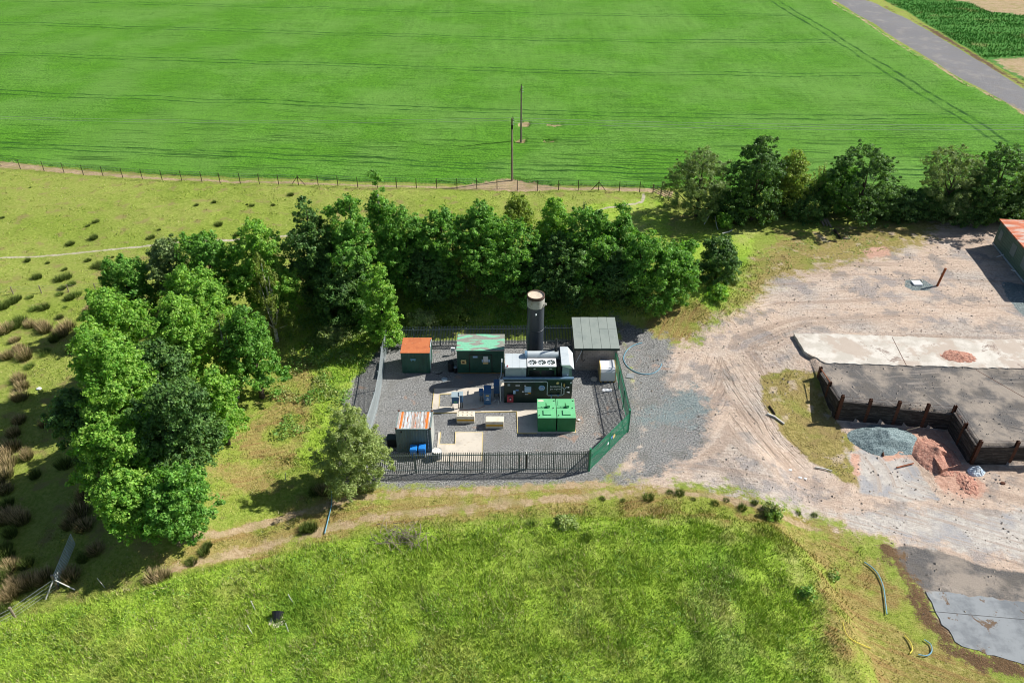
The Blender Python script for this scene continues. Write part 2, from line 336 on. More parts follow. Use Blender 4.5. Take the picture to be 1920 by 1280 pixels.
    if blades:
        isl = g.n('ShaderNodeNewGeometry').outputs['Random Per Island']
        hsv = g.n('ShaderNodeHueSaturation'); g.put(hsv.inputs['Color'], col)
        g.put(hsv.inputs['Value'], g.math('SUBTRACT', g.math('MULTIPLY_ADD', isl, .55, 1.0), g.math('MULTIPLY', zs[0], .18)))
        g.put(hsv.inputs['Hue'], g.math('MULTIPLY_ADD', g.math('FRACT', g.math('MULTIPLY', isl, 17.3)), .035, .482))
        far = g.math('MAXIMUM', zs[0], zs[11])
        straw = g.math('MULTIPLY', g.math('GREATER_THAN', g.math('FRACT', g.math('MULTIPLY', isl, 91.7)), .86), g.math('SUBTRACT', 1., far))
        straw = g.math('MULTIPLY', straw, g.ss(g.noise(.3, 4, .65), .38, .6))
        col = g.mix(straw, hsv.outputs[0], (.52, .46, .26))
        dk = g.math('MULTIPLY', g.math('LESS_THAN', g.math('FRACT', g.math('MULTIPLY', isl, 53.1)), .12), g.math('SUBTRACT', 1., far))
        col = g.mix(dk, col, (.07, .16, .02))
    else:
        hgt = g.math('ADD', g.math('ADD', g.math('MULTIPLY', sm, 1.0), g.math('MULTIPLY', fine, .6)), g.math('MULTIPLY', streak, .5))
        hard = g.math('MAXIMUM', g.math('MAXIMUM', zs[2], zs[4]), zs[5])
        hgt = g.math('MULTIPLY', hgt, g.math('SUBTRACT', 1.0, g.math('MULTIPLY', hard, .7)))
        hgt = g.math('SUBTRACT', hgt, g.math('MULTIPLY', g.math('MULTIPLY', rowstr, zs[0]), 1.2))
        hgt = g.math('SUBTRACT', hgt, g.math('MULTIPLY', g.math('MULTIPLY', g.ss(rut, .5, .64), zs[15]), 1.5))
        g.bump(hgt, .14, .9)
    return g.out(col)

def paint(name, c, c2=None, rough=.5, spec=.4, scale=1.5, lo=.45, hi=.7, metal=0., stretch=(1, 1, 1), dirt=None, bump=0., fine=None):
    g = N(name, rough, spec); g.b.inputs['Metallic'].default_value = metal
    c2 = c2 or tuple(x * .72 for x in c)
    f = g.ss(g.noise(scale, 5, .62, g.scale(g.pos, stretch)), lo, hi)
    col = g.mix(f, c, c2)
    if dirt: col = g.mix(g.ss(g.noise(scale * 2.7 + 1, 5, .7, g.scale(g.pos, stretch)), .58, .7), col, dirt)
    if fine: col = g.mix(g.ss(g.noise(18, 2, .7), .4, .65), col, fine)
    if bump: g.bump(g.noise(scale * 5, 4), bump, .8)
    return g.out(col)
M = {}
M['ground'] = ground_material('ground_cover')
M['blade'] = ground_material('grass_blades', True)

# ------------------------------------------------------------ mesh helpers
ORG = {}
def raw_mesh(name, V, Fc, mats, smooth=False, idx=None):
    me = bpy.data.meshes.new(name); me.from_pydata([tuple(v) for v in V], [], Fc)
    for m in (mats if isinstance(mats, (list, tuple)) else [mats]): me.materials.append(m)
    if idx is not None: me.polygons.foreach_set('material_index', idx)
    if smooth: me.polygons.foreach_set('use_smooth', [True] * len(me.polygons))
    me.update(); return me
def fast_mesh(name, V, k, mat, Fidx=None):
    """V (n,3) array; consecutive k-gons"""
    n = len(V) // k; me = bpy.data.meshes.new(name)
    me.vertices.add(len(V)); me.vertices.foreach_set('co', np.asarray(V, np.float32).ravel())
    me.loops.add(n * k); me.loops.foreach_set('vertex_index', np.arange(n * k, dtype=np.int32) if Fidx is None else Fidx)
    me.polygons.add(n); me.polygons.foreach_set('loop_start', np.arange(0, n * k, k, dtype=np.int32))
    me.polygons.foreach_set('loop_total', np.full(n, k, np.int32))
    me.materials.append(mat); me.update(); me.validate(); return me
def tag(o, label=None, cat=None, group=None, kind=None):
    if label: o['label'] = label
    if cat: o['category'] = cat
    if group: o['group'] = group
    if kind: o['kind'] = kind
    return o
def thing(name, loc, label, cat, group=None):
    o = bpy.data.objects.new(name, None); COL.objects.link(o); o.location = loc; o.empty_display_size = .3
    ORG[o.name] = Vector(loc); return tag(o, label, cat, group)
class MB:
    def __init__(s): s.v = []; s.f = []; s.i = []; s.cur = 0
    def mat(s, k): s.cur = k; return s
    def add(s, vs, fs):
        b = len(s.v); s.v += [Vector(x) for x in vs]; s.f += [tuple(b + j for j in f) for f in fs]; s.i += [s.cur] * len(fs); return s
    def box(s, x0, x1, y0, y1, z0, z1):
        return s.add([(x0, y0, z0), (x1, y0, z0), (x1, y1, z0), (x0, y1, z0), (x0, y0, z1), (x1, y0, z1), (x1, y1, z1), (x0, y1, z1)],
                     [(0, 3, 2, 1), (4, 5, 6, 7), (0, 1, 5, 4), (1, 2, 6, 5), (2, 3, 7, 6), (3, 0, 4, 7)])
    def obox(s, p, q, half, z0, z1, off=0.):
        """box along the ground line p-q, half width, between heights"""
        d = Vector((q[0] - p[0], q[1] - p[1])); L = d.length; d /= L; n = Vector((-d.y, d.x))
        a = Vector(p[:2]) + n * off; b = Vector(q[:2]) + n * off
        c = [a - n * half, b - n * half, b + n * half, a + n * half]
        return s.prism([(k.x, k.y) for k in c], z0, z1)
    def prism(s, pts, z0, z1):
        n = len(pts); A = sum(pts[i][0] * pts[(i + 1) % n][1] - pts[(i + 1) % n][0] * pts[i][1] for i in range(n))
        if A < 0: pts = pts[::-1]
        return s.add([(x, y, z0) for x, y in pts] + [(x, y, z1) for x, y in pts],
                     [tuple(range(n - 1, -1, -1)), tuple(range(n, 2 * n))] + [(i, (i + 1) % n, n + (i + 1) % n, n + i) for i in range(n)])
    def tube(s, pts, r, n=8, r1=None, cap=True):
        pts = [Vector(p) for p in pts]; m = len(pts); vs = []; fs = []
        rs = r if isinstance(r, (list, tuple)) else [r + ((r1 if r1 is not None else r) - r) * i / max(1, m - 1) for i in range(m)]
        prev = None
        for i, p in enumerate(pts):
            t = (pts[min(i + 1, m - 1)] - pts[max(i - 1, 0)]).normalized()
            if prev is None: a = t.cross(Vector((0, 0, 1))); a = a if a.length > .05 else t.cross(Vector((0, 1, 0)))
            else: a = prev - t * prev.dot(t)
            a.normalize(); b = t.cross(a); prev = a
            for k in range(n):
                th = 2 * math.pi * k / n; vs.append(p + (a * math.cos(th) + b * math.sin(th)) * rs[i])
        for i in range(m - 1):
            for k in range(n): fs.append((i * n + k, i * n + (k + 1) % n, (i + 1) * n + (k + 1) % n, (i + 1) * n + k))
        if cap: fs += [tuple(range(n - 1, -1, -1)), tuple(range((m - 1) * n, m * n))]
        return s.add(vs, fs)
    def build(s, name, mats, parent=None, loc=None, smooth=False, bevel=0., **tg):
        org = ORG[parent.name] if parent else Vector(loc if loc is not None else (0, 0, 0))
        me = raw_mesh(name, [v - org for v in s.v], s.f, mats, smooth, s.i)
        o = bpy.data.objects.new(name, me); COL.objects.link(o)
        if smooth:
            md = o.modifiers.new('e', 'EDGE_SPLIT'); md.split_angle = R(40)
        if bevel: md = o.modifiers.new('b', 'BEVEL'); md.width = bevel; md.segments = 2; md.limit_method = 'ANGLE'
        if parent: o.parent = parent
        else: o.location = org
        ORG[o.name] = org; return tag(o, **tg)
def text(body, size, loc, parent, mat, face='front', name='lettering', align='CENTER'):
    c = bpy.data.curves.new(name, 'FONT'); c.body = body; c.size = size; c.extrude = .006; c.align_x = align; c.align_y = 'CENTER'
    c.materials.append(mat); o = bpy.data.objects.new(name, c); COL.objects.link(o)
    bpy.context.view_layer.update(); me = bpy.data.meshes.new_from_object(o.evaluated_get(bpy.context.evaluated_depsgraph_get())); bpy.data.objects.remove(o)
    me.transform(Matrix.Translation(Vector(loc) - ORG[parent.name]) @ Matrix.Rotation(R(90), 4, 'X')); return adopt(name, me, parent)
def adopt(name, me, parent):
    o = bpy.data.objects.new(name, me); COL.objects.link(o); o.parent = parent; ORG[o.name] = ORG[parent.name]; return o
def copy_tree(o, loc, rz=0., sc_=None, label=None):
    c = o.copy(); COL.objects.link(c); c.location = loc; c.rotation_euler = (0, 0, rz)
    if sc_: c.scale = (sc_,) * 3
    if label: c['label'] = label
    for ch in list(o.children):
        k = ch.copy(); COL.objects.link(k); k.parent = c
    ORG[c.name] = Vector(loc); return c

# ------------------------------------------------------------ ground sheet
def axis(lo, hi, step, end_lo, end_hi, gr=1.05):
    a = list(np.arange(lo, hi + 1e-6, step)); s = step; x = hi
    while x < end_hi: s *= gr; x += s; a.append(x)
    s = step; x = lo; pre = []
    while x > end_lo: s *= gr; x -= s; pre.append(x)
    return np.array(pre[::-1] + a)
xs = axis(-46, 62, .3, -1500, 1500, 1.045); ys = axis(24, 112, .3, -200, 3000, 1.035)
X, Y = np.meshgrid(xs, ys); nx, ny = len(xs), len(ys); x = X.ravel(); y = Y.ravel()
zn = zones(x, y); zz = terrain(x, y)
cropw = np.clip(zn[0] - zn[12] * 1.2, 0, 1)
zz = zz + .38 * sst(.45, .75, cropw)
zz = zz + .08 * (fbm(x * 1.9, y * 1.9, 2) - .5) * sst(.4, .8, np.maximum(zn[6], zn[1])) + .25 * sst(.3, .7, zn[8]) * fbm(x * 2.5, y * 2.5, 2) * .4
me = bpy.data.meshes.new('ground')
me.vertices.add(nx * ny); me.vertices.foreach_set('co', np.stack([x, y, zz], 1).astype(np.float32).ravel())
i = (np.arange(ny - 1)[:, None] * nx + np.arange(nx - 1)[None, :]).ravel()
q = np.stack([i, i + 1, i + nx + 1, i + nx], 1).astype(np.int32); nq = len(q)
me.loops.add(nq * 4); me.loops.foreach_set('vertex_index', q.ravel()); me.polygons.add(nq)
me.polygons.foreach_set('loop_start', np.arange(0, nq * 4, 4, dtype=np.int32)); me.polygons.foreach_set('loop_total', np.full(nq, 4, np.int32))
me.polygons.foreach_set('use_smooth', [True] * nq)
set_attrs(me, zn, *flow(x, y, zn)); me.materials.append(M['ground']); me.update()
go = bpy.data.objects.new('ground', me); COL.objects.link(go); tag(go, kind='structure')

# ------------------------------------------------------------ grass blades
def blades(name, n_try, rect, densf, hgt, wid, seed, label):
    r = np.random.default_rng(seed)
    x = r.uniform(rect[0], rect[1], n_try); y = r.uniform(rect[2], rect[3], n_try)
    zn = zones(x, y); d, hs = densf(x, y, zn); k = r.random(n_try) < d
    # only where the photograph can see them, with a margin
    zc = y * CP + H * SP; px = 960 + F * x / zc; k &= (px > -120) & (px < 2040)
    x, y, zn, hs = x[k], y[k], zn[:, k], hs[k]; n = len(x); z = terrain(x, y)
    th = r.uniform(0, 2 * np.pi, n); w = wid * r.uniform(.5, 1.3, n); h = hgt * hs * r.uniform(.5, 1.3, n)
    lean = r.normal(0, .45, (n, 2)) * h[:, None]
    V = np.empty((n, 3, 3)); dx, dy = np.cos(th) * w / 2, np.sin(th) * w / 2
    V[:, 0] = np.stack([x - dx, y - dy, z - .02], 1); V[:, 1] = np.stack([x + dx, y + dy, z - .02], 1)
    V[:, 2] = np.stack([x + lean[:, 0], y + lean[:, 1], z + h], 1)
    me = fast_mesh(name, V.reshape(-1, 3), 3, M['blade'])
    zr = np.repeat(zn, 3, axis=1); u, v = flow(x, y, zn); set_attrs(me, zr, np.repeat(u, 3), np.repeat(v, 3))
    o = bpy.data.objects.new(name, me); COL.objects.link(o); tag(o, label, 'grass', kind='stuff'); return n
def hard(zn): return np.clip(np.maximum.reduce([zn[2], zn[3] - zn[13], zn[4], zn[5], zn[7], zn[8], zn[9], zn[10], zn[12]]) * 2, 0, 1)
def d_near(x, y, zn):
    c = fbm(x * .8, y * .8, 3); c2 = fbm(x * .25 + 40, y * .25, 2)
    lush = zn[6]; d = .25 + .75 * lush
    d = d * (.6 + .8 * sst(.35, .7, c)) * (1 - hard(zn)) * (zn[0] < .3) * (zn[14] < .3)
    h = (.45 + .75 * lush) * (.45 + 1.2 * c) * (.8 + .4 * c2)
    return d, h
nb = blades('meadow_grass', 420000, (-36, 36, 27, 50), d_near, .24, .05, 3, 'rough meadow grass covering the near mound, track side and banks')
nb += blades('bank_grass', 210000, (-50, 34, 49, 84), d_near, .28, .07, 4, 'longer grass on the banks around the fenced compound and under the trees')
def d_past(x, y, zn):
    c = fbm(x * .9, y * .9, 3); return .8 * sst(.4, .7, c) * (1 - hard(zn)) * (zn[0] < .2) * (zn[14] < .2), .45 + .5 * c
nb += blades('pasture_grass', 130000, (-95, 35, 60, 114), d_past, .2, .10, 5, 'short pale pasture grass between the crop fence and the trees')
def d_crop(x, y, zn):
    c = fbm(x * .05, (y - gcurve(x)) * 1.3, 3); return (np.maximum(zn[0], zn[11]) > .5) * (zn[12] < .3) * (.35 + .65 * sst(.35, .6, c)), .8 + .4 * c
nb += blades('cereal_crop', 450000, (-130, 150, 100, 228), d_crop, .42, .2, 6, 'bright green cereal crop filling the large field')
print('blades', nb)

# ------------------------------------------------------------ foliage
def leafmat(name, c1, c2, c3=None, transl=.3, val=.35):
    g = N(name, .55, .3); info = g.n('ShaderNodeNewGeometry').outputs['Random Per Island']
    col = g.mix(g.ss(g.noise(1.1, 2), .35, .65), c1, c2)
    if c3: col = g.mix(g.ss(g.noise(.5, 2), .5, .7), col, c3)
    hsv = g.n('ShaderNodeHueSaturation'); g.put(hsv.inputs['Color'], col)
    g.put(hsv.inputs['Value'], g.math('MULTIPLY_ADD', info, val * 2, 1 - val))
    g.put(hsv.inputs['Hue'], g.math('MULTIPLY_ADD', g.math('FRACT', g.math('MULTIPLY', info, 13.7)), .03, .485))
    g.out(hsv.outputs[0]); tr = g.n('ShaderNodeBsdfTranslucent'); g.put(tr.inputs['Color'], g.mix(1., hsv.outputs[0], (1.3, 1.35, .5), 'MULTIPLY'))
    mx = g.n('ShaderNodeMixShader'); mx.inputs[0].default_value = transl
    g.put(mx.inputs[1], g.b.outputs[0]); g.put(mx.inputs[2], tr.outputs[0])
    g.t.links.new(mx.outputs[0], g.t.nodes['Material Output'].inputs['Surface']); return g.m
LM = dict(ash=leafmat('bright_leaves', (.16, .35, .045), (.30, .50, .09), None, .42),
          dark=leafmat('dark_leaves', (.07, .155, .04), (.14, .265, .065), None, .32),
          mid=leafmat('mid_green_leaves', (.11, .27, .042), (.21, .42, .075), None, .4),
          birch=leafmat('birch_leaves', (.18, .24, .05), (.25, .31, .07), (.15, .22, .04), .4),
          willow=leafmat('willow_leaves', (.16, .24, .08), (.26, .35, .14), None, .35),
          olive=leafmat('olive_leaves', (.20, .30, .05), (.29, .38, .08), None, .4),
          weed=leafmat('weed_leaves', (.13, .27, .045), (.24, .38, .085), (.32, .34, .13), .25),
          pale=leafmat('pale_leaves', (.26, .34, .11), (.38, .46, .18), None, .4))
M['bark'] = paint('bark', (.10, .08, .06), (.05, .04, .03), .9, .1, 3, bump=.02)
M['birchbark'] = paint('birch_bark', (.50, .48, .44), (.12, .11, .10), .8, .2, 4, .5, .62)
def foliage(seed, w, h, z0, style):
    """leaf quads for a crown w wide, from z0 to h above the base; returns (n*4,3)"""
    r = np.random.default_rng(seed); rx = w / 2; H2 = h - z0
    if style in ('birch',): nl, lobe, clr = 16, (.28, .5), .34
    elif style == 'tall': nl, lobe, clr = 12, (.35, .55), .38
    else: nl, lobe, clr = 15, (.28, .62), .40
    cen = []
    for k in range(nl):
        t = (k + .5) / nl; zz = z0 + H2 * ((.13 if z0 > .05 * h else .08) + .74 * t)
        env = math.sin(math.pi * min(1, .28 + .62 * t)) ** .7
        if style in ('birch', 'tall'): env = (1 - t) ** .6 * .9 + .12
        a = k * 2.4 + r.uniform(-.5, .5); rad = rx * env * r.uniform(.35, .72)
        if style == 'round': env = math.sin(math.pi * (.15 + .75 * t)) ** .6; rad = rx * env * r.uniform(.4, .66)
        cen.append((rad * math.cos(a), rad * math.sin(a), zz, rx * r.uniform(*lobe) * (.75 + .4 * env)))
    cen.append((0, 0, z0 + H2 * .55, rx * .6)); cen.append((0, 0, h - rx * .33, rx * .32))
    C = np.array(cen); area = (C[:, 3] ** 2).sum() * 4 * np.pi
    ncl = int(area * (1.6 if style != 'birch' else .8)); ncl = min(ncl, 760)
    which = r.choice(len(C), ncl, p=C[:, 3] ** 2 / (C[:, 3] ** 2).sum())
    d = r.normal(size=(ncl, 3)); d[:, 2] = d[:, 2] * .8 + .28; d /= np.linalg.norm(d, axis=1)[:, None]
    P = C[which, :3] + d * (C[which, 3] * r.uniform(.62, 1.12, ncl))[:, None] * np.array([1, 1, .82])
    # drop clumps buried deep in another lobe
    ns = int(ncl * .35); si = r.choice(ncl, ns); sp_ = P[si] + d[si] * (C[which[si], 3] * r.uniform(.12, .3, ns))[:, None] + np.array([0, 0, .08])
    crad0 = np.concatenate([clr * r.uniform(.5, 1.4, ncl), clr * r.uniform(.3, .6, ns)]); P = np.concatenate([P, sp_]); d = np.concatenate([d, d[si]]); ncl = len(P)
    keep = np.ones(ncl, bool)
    for c in C:
        dd = np.linalg.norm((P - c[:3]) / np.array([1, 1, .82]), axis=1); keep &= ~((dd < c[3] * .6))
    keep &= P[:, 2] > z0 * .6; P, d, crad0 = P[keep], d[keep], crad0[keep]; ncl = len(P)
    per = 52 if style != 'birch' else 34
    crad = crad0
    Q = np.repeat(P, per, 0); cr = np.repeat(crad, per) * 1.08; D = np.repeat(d, per, 0); n = len(Q)
    off = r.normal(size=(n, 3)); off /= np.linalg.norm(off, axis=1)[:, None]; off *= (r.random(n) ** .5)[:, None]
    if style == 'birch': off *= np.array([.7, .7, 1.7]); off[:, 2] -= .5
    off[:, 2] *= .75
    Q = Q + off * cr[:, None]
    nn = D * .5 + off * .5 + r.normal(size=(n, 3)) * .7 + np.array([0, 0, .5]); nn /= np.linalg.norm(nn, axis=1)[:, None]
    t = np.cross(nn, r.normal(size=(n, 3))); t /= np.linalg.norm(t, axis=1)[:, None]; b = np.cross(nn, t)
    s = {'birch': .065, 'willow': .07}.get(style, .09) * r.uniform(.6, 1.35, n)[:, None]; asp = 1.0 if style != 'willow' else 1.7
    V = np.empty((n, 4, 3)); V[:, 0] = Q - t * s * 1.25 * asp; V[:, 1] = Q + b * s * .75 / asp; V[:, 2] = Q + t * s * 1.25 * asp; V[:, 3] = Q - b * s * .75 / asp
    return V.reshape(-1, 3), C
NLEAF = [0]
def tree(name, u, v, vtop, wpx, style, mat, label, seed, group=None, z0f=.22, zoff=0., bark='bark', cat='tree', single=False):
    X0, Y0, Z0 = Gt(u, v); Z0 -= .05
    lo, hi = .5, 20
    for _ in range(30):
        m_ = (lo + hi) / 2
        if PV(Y0, Z0 + m_) > vtop: lo = m_
        else: hi = m_
    h = lo; w_ = wpx * (.97 if v < 420 else .95 if u < 560 else 1.0 if u < 1240 and 500 < v < 640 else .84) * ZC(Y0, Z0 + h * .6) / F
    o = thing(name, (X0, Y0, Z0), label, cat, group)
    V, C = foliage(seed, w_, h, h * z0f, style); NLEAF[0] += len(V) // 4
    me = fast_mesh('crown', V, 4, LM[mat]); adopt('crown', me, o)
    mb = MB(); r = random.Random(seed); rt = .035 * h * (.5 if style == 'birch' else .75) + .03
    trunk = [Vector((0, 0, -.3))]; hh = h * (.8 if style in ('birch', 'tall') else .55)
    for k in range(1, 6): trunk.append(Vector((r.uniform(-.12, .12) * k * .3, r.uniform(-.12, .12) * k * .3, hh * k / 5)))
    base = Vector((X0, Y0, Z0)); mb.tube([base + p for p in trunk], rt, 7, rt * .25)
    for c in C[::1 if style == 'birch' else 2]:
        t = min(max(c[2] / hh * .6, .2), .9); i_ = int(t * 5); p0 = trunk[min(i_, 5)]
        p1 = Vector(c[:3]); mid_ = (p0 + p1) / 2 + Vector((0, 0, -.15 * (p1 - p0).length + .2))
        mb.tube([base + p0, base + mid_, base + p1], rt * .42, 5, rt * .1)
    mb.build('trunk', M[bark], o, smooth=True)
    return o, h, w_
TREES = [ # name u vbase vtop wpx style mat label
 ('ash_tree', 240, 925, 795, 150, 'n', 'ash', 'bright yellow green tree with clumpy crown at the lower left of the left bank'),
 ('ash_tree', 262, 995, 888, 115, 'n', 'ash', 'light green small tree just below the bright yellow green one, nearest the field gate'),
 ('hazel_bush', 350, 1003, 880, 128, 'round', 'mid', 'rounded hazel bush standing lowest of the left group, beside the grass track'),
 ('hawthorn_tree', 355, 900, 725, 165, 'n', 'dark', 'dark glossy hawthorn behind the rounded hazel bush'),
 ('ash_tree', 428, 832, 700, 100, 'n', 'ash', 'light airy tree with visible trunk on the right slope of the left bank'),
 ('ash_tree', 262, 850, 632, 150, 'n', 'ash', 'tall bright green tree in the middle of the left group'),
 ('hawthorn_tree', 190, 885, 740, 115, 'n', 'dark', 'dark tree on the outer left edge of the group above its shadow'),
 ('sycamore_tree', 240, 705, 543, 125, 'n', 'ash', 'light green tree on the upper left edge of the left group'),
 ('sycamore_tree', 368, 730, 556, 125, 'n', 'ash', 'domed light green tree in the upper middle of the left group'),
 ('hawthorn_tree', 492, 745, 578, 105, 'n', 'mid', 'mid green tree at the right edge of the left group above the weedy slope'),
 ('birch_tree', 446, 745, 588, 85, 'birch', 'birch', 'thin olive birch with pale stem inside the right of the left group'),
 ('sycamore_tree', 385, 655, 500, 130, 'n', 'ash', 'broad light green tree in front of the grey green pine'),
 ('ash_tree', 262, 610, 487, 100, 'n', 'mid', 'green tree at the top left corner of the left group'),
 ('pine_tree', 340, 580, 450, 95, 'tall', 'willow', 'grey green pine at the top of the left group'),
 ('maple_tree', 412, 585, 438, 110, 'n', 'mid', 'mid green tree between the grey green pine and the tall bright tree'),
 ('sycamore_tree', 512, 612, 418, 128, 'n', 'ash', 'tallest bright green tree at the upper right of the left group'),
 ('birch_tree', 520, 640, 478, 95, 'birch', 'birch', 'olive birch hanging in front of the tallest bright tree'),
 ('hawthorn_tree', 330, 800, 655, 120, 'n', 'dark', 'dark tree filling the hollow centre of the left group'),
 ('hawthorn_tree', 215, 760, 610, 95, 'n', 'ash', 'small light tree on the left edge between the two larger bright trees'),
 ('alder_tree', 606, 590, 372, 105, 'n', 'dark', 'dark alder at the left end of the middle tree belt'),
 ('maple_tree', 680, 585, 365, 125, 'n', 'mid', 'large green tree near the left end of the middle tree belt'),
 ('birch_tree', 722, 520, 322, 72, 'tall', 'mid', 'narrow birch whose tip rises highest from the middle tree belt'),
 ('maple_tree', 757, 560, 376, 105, 'n', 'mid', 'bright topped tree right of the narrow tall birch'),
 ('ash_tree', 722, 652, 493, 110, 'tall', 'ash', 'bright green tree standing forward at the back left corner of the compound fence'),
 ('hawthorn_tree', 650, 610, 470, 110, 'n', 'dark', 'dark tree in shade left of the bright forward tree'),
 ('maple_tree', 835, 565, 386, 110, 'n', 'mid', 'rounded green tree in the middle belt behind the orange roofed container'),
 ('maple_tree', 905, 560, 376, 110, 'n', 'mid', 'light topped tree in the middle belt behind the camouflage roofed cabin'),
 ('birch_tree', 877, 562, 436, 105, 'birch', 'birch', 'olive birch with white forked trunk in front of the middle belt'),
 ('willow_shrub', 972, 432, 368, 65, 'round', 'olive', 'small olive shrub on the pasture behind the middle belt'),
 ('hawthorn_tree', 965, 575, 412, 120, 'n', 'mid', 'broad green tree to the left behind the tall black chimney'),
 ('maple_tree', 1036, 520, 370, 82, 'n', 'ash', 'light pointed tree at the back of the belt above the chimney'),
 ('hawthorn_tree', 1046, 580, 438, 115, 'n', 'dark', 'dark round tree directly behind the top of the chimney'),
 ('maple_tree', 1100, 560, 388, 110, 'n', 'mid', 'broad pale green tree right of the chimney'),
 ('birch_tree', 1092, 430, 368, 26, 'birch', 'dark', 'very small dark sapling poking out behind the belt'),
 ('alder_tree', 1155, 545, 382, 82, 'tall', 'mid', 'cone shaped green tree near the right end of the middle belt'),
 ('hawthorn_tree', 1203, 590, 432, 115, 'n', 'mid', 'dark green tree above the right bank end'),
 ('hawthorn_tree', 1262, 568, 458, 95, 'round', 'mid', 'round green tree with bare trunk on the earth mound at the belt end'),
 ('hawthorn_tree', 1340, 530, 446, 92, 'round', 'dark', 'low round dark bush alone between the belt and the yard'),
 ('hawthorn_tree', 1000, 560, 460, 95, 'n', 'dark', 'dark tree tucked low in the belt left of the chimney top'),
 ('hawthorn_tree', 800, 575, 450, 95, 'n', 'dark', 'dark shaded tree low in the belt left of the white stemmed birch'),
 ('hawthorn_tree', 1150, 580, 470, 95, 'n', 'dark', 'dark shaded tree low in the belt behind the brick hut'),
 ('willow_tree', 1305, 405, 273, 128, 'round', 'willow', 'grey green willow at the left end of the far hedge'),
 ('hawthorn_tree', 1408, 412, 254, 112, 'n', 'dark', 'tall dark tree second from the left in the far hedge'),
 ('willow_shrub', 1468, 402, 280, 72, 'n', 'olive', 'yellowish green tree leaning on the tall dark one in the far hedge'),
 ('elder_shrub', 1527, 392, 300, 60, 'birch', 'pale', 'thin half bare shrub in the gap of the far hedge'),
 ('hawthorn_tree', 1603, 412, 276, 138, 'n', 'dark', 'wide dark hawthorn in the middle of the far hedge'),
 ('hawthorn_tree', 1565, 400, 300, 80, 'n', 'mid', 'light green tree at the left shoulder of the wide hawthorn'),
 ('willow_tree', 1765, 405, 274, 125, 'round', 'willow', 'grey green willow towards the right end of the far hedge'),
 ('hawthorn_tree', 1848, 412, 266, 125, 'n', 'dark', 'dark leafy tree touching the right willow in the far hedge'),
 ('willow_shrub', 1922, 405, 290, 75, 'n', 'olive', 'olive shrub cut by the right edge behind the rusty roofed building'),
 ('bramble_bush', 1690, 402, 364, 90, 'round', 'dark', 'low dark bramble joining the two halves of the far hedge'),
 ('bramble_bush', 1505, 402, 364, 100, 'round', 'dark', 'low dark bramble under the thin half bare shrub of the far hedge'),
 ('bramble_bush', 1365, 405, 364, 90, 'round', 'dark', 'low dark bramble between the left willow and the tall dark hedge tree'),
 ('bramble_bush', 1650, 400, 364, 80, 'round', 'dark', 'dark bramble at the right foot of the wide hawthorn'),
 ('bramble_bush', 1735, 402, 364, 80, 'round', 'dark', 'dark bramble at the left foot of the right willow'),
 ('bramble_bush', 1805, 408, 364, 100, 'round', 'dark', 'dark bramble between the right willow and the dark leafy tree'),
 ('bramble_bush', 1893, 408, 364, 90, 'round', 'dark', 'dark bramble directly behind the rusty roofed building'),
 ('willow_shrub', 668, 905, 762, 142, 'round', 'pale', 'airy pale willow shrub at the front left corner of the compound fence'),
]
for i_, (nm, u, v, vt, wp, st, ma, lab) in enumerate(TREES):
    if 740 < u < 1230 and v > 540: v -= 17
    st2 = 'willow' if ma in ('willow', 'pale') and st == 'round' else st
    o, h, w_ = tree(nm, u, v, vt, wp, {'n': 'n', 'willow': 'willow'}.get(st2, st2), ma, lab, 100 + i_,
         z0f=.02 if 'bush' in nm or 'shrub' in nm or st == 'round' or v < 420 or 560 < u < 1240 else .10, bark='birchbark' if nm == 'birch_tree' else 'bark', cat='shrub' if ('bush' in nm or 'shrub' in nm) else 'tree')
    print('%-14s h %.1f w %.1f at %.1f %.1f' % (nm, h, w_, o.location.x, o.location.y))
print('leaves', NLEAF)

def undergrowth(name, polys, dens, size, hgt, mat, seed, label, thr=.45):
    r = np.random.default_rng(seed); allV = []
    for poly in polys:
        p = np.array(poly); lo, hi = p.min(0), p.max(0); n = int((hi - lo).prod() * dens)
        x = r.uniform(lo[0], hi[0], n); y = r.uniform(lo[1], hi[1], n); s_ = sdist(x, y, poly)
        c = fbm(x * .55 + seed, y * .55, 3); k = (s_ < 0) & (c > thr) & (r.random(n) < sst(thr, thr + .12, c))
        x, y, c = x[k], y[k], c[k]; n = len(x)
        z = terrain(x, y) + r.random(n) * hgt * (.3 + 2 * (c - thr) / (1 - thr))
        Q = np.stack([x, y, z], 1); nn = r.normal(size=(n, 3)) * .6 + np.array([0, 0, .8]); nn /= np.linalg.norm(nn, axis=1)[:, None]
        t = np.cross(nn, r.normal(size=(n, 3))); t /= np.linalg.norm(t, axis=1)[:, None]; b = np.cross(nn, t); s = size * r.uniform(.5, 1.4, n)[:, None]
        V = np.empty((n, 4, 3)); V[:, 0] = Q - t * s * 1.3; V[:, 1] = Q + b * s * .6; V[:, 2] = Q + t * s * 1.3; V[:, 3] = Q - b * s * .6
        allV.append(V.reshape(-1, 3))
    V = np.concatenate(allV); me = fast_mesh(name, V, 4, LM[mat]); o = bpy.data.objects.new(name, me); COL.objects.link(o)
    tag(o, label, 'plants', kind='stuff'); print(name, len(V) // 4)
undergrowth('bank_weeds', [GT([(545, 590), (640, 600), (720, 640), (690, 690), (640, 780), (600, 800), (560, 780), (540, 680)]), GT([(740, 580), (1060, 570), (1060, 610), (740, 615)]), GT([(480, 740), (560, 700), (600, 800), (520, 830)])],
            85, .09, .6, 'weed', 21, 'leafy nettles and brambles on the bank sides around the compound', .41)
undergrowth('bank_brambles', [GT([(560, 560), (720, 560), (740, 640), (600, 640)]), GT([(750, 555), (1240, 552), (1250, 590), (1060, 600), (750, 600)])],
            50, .09, .8, 'dark', 23, 'dark undergrowth in the shade of the middle tree belt', .44)
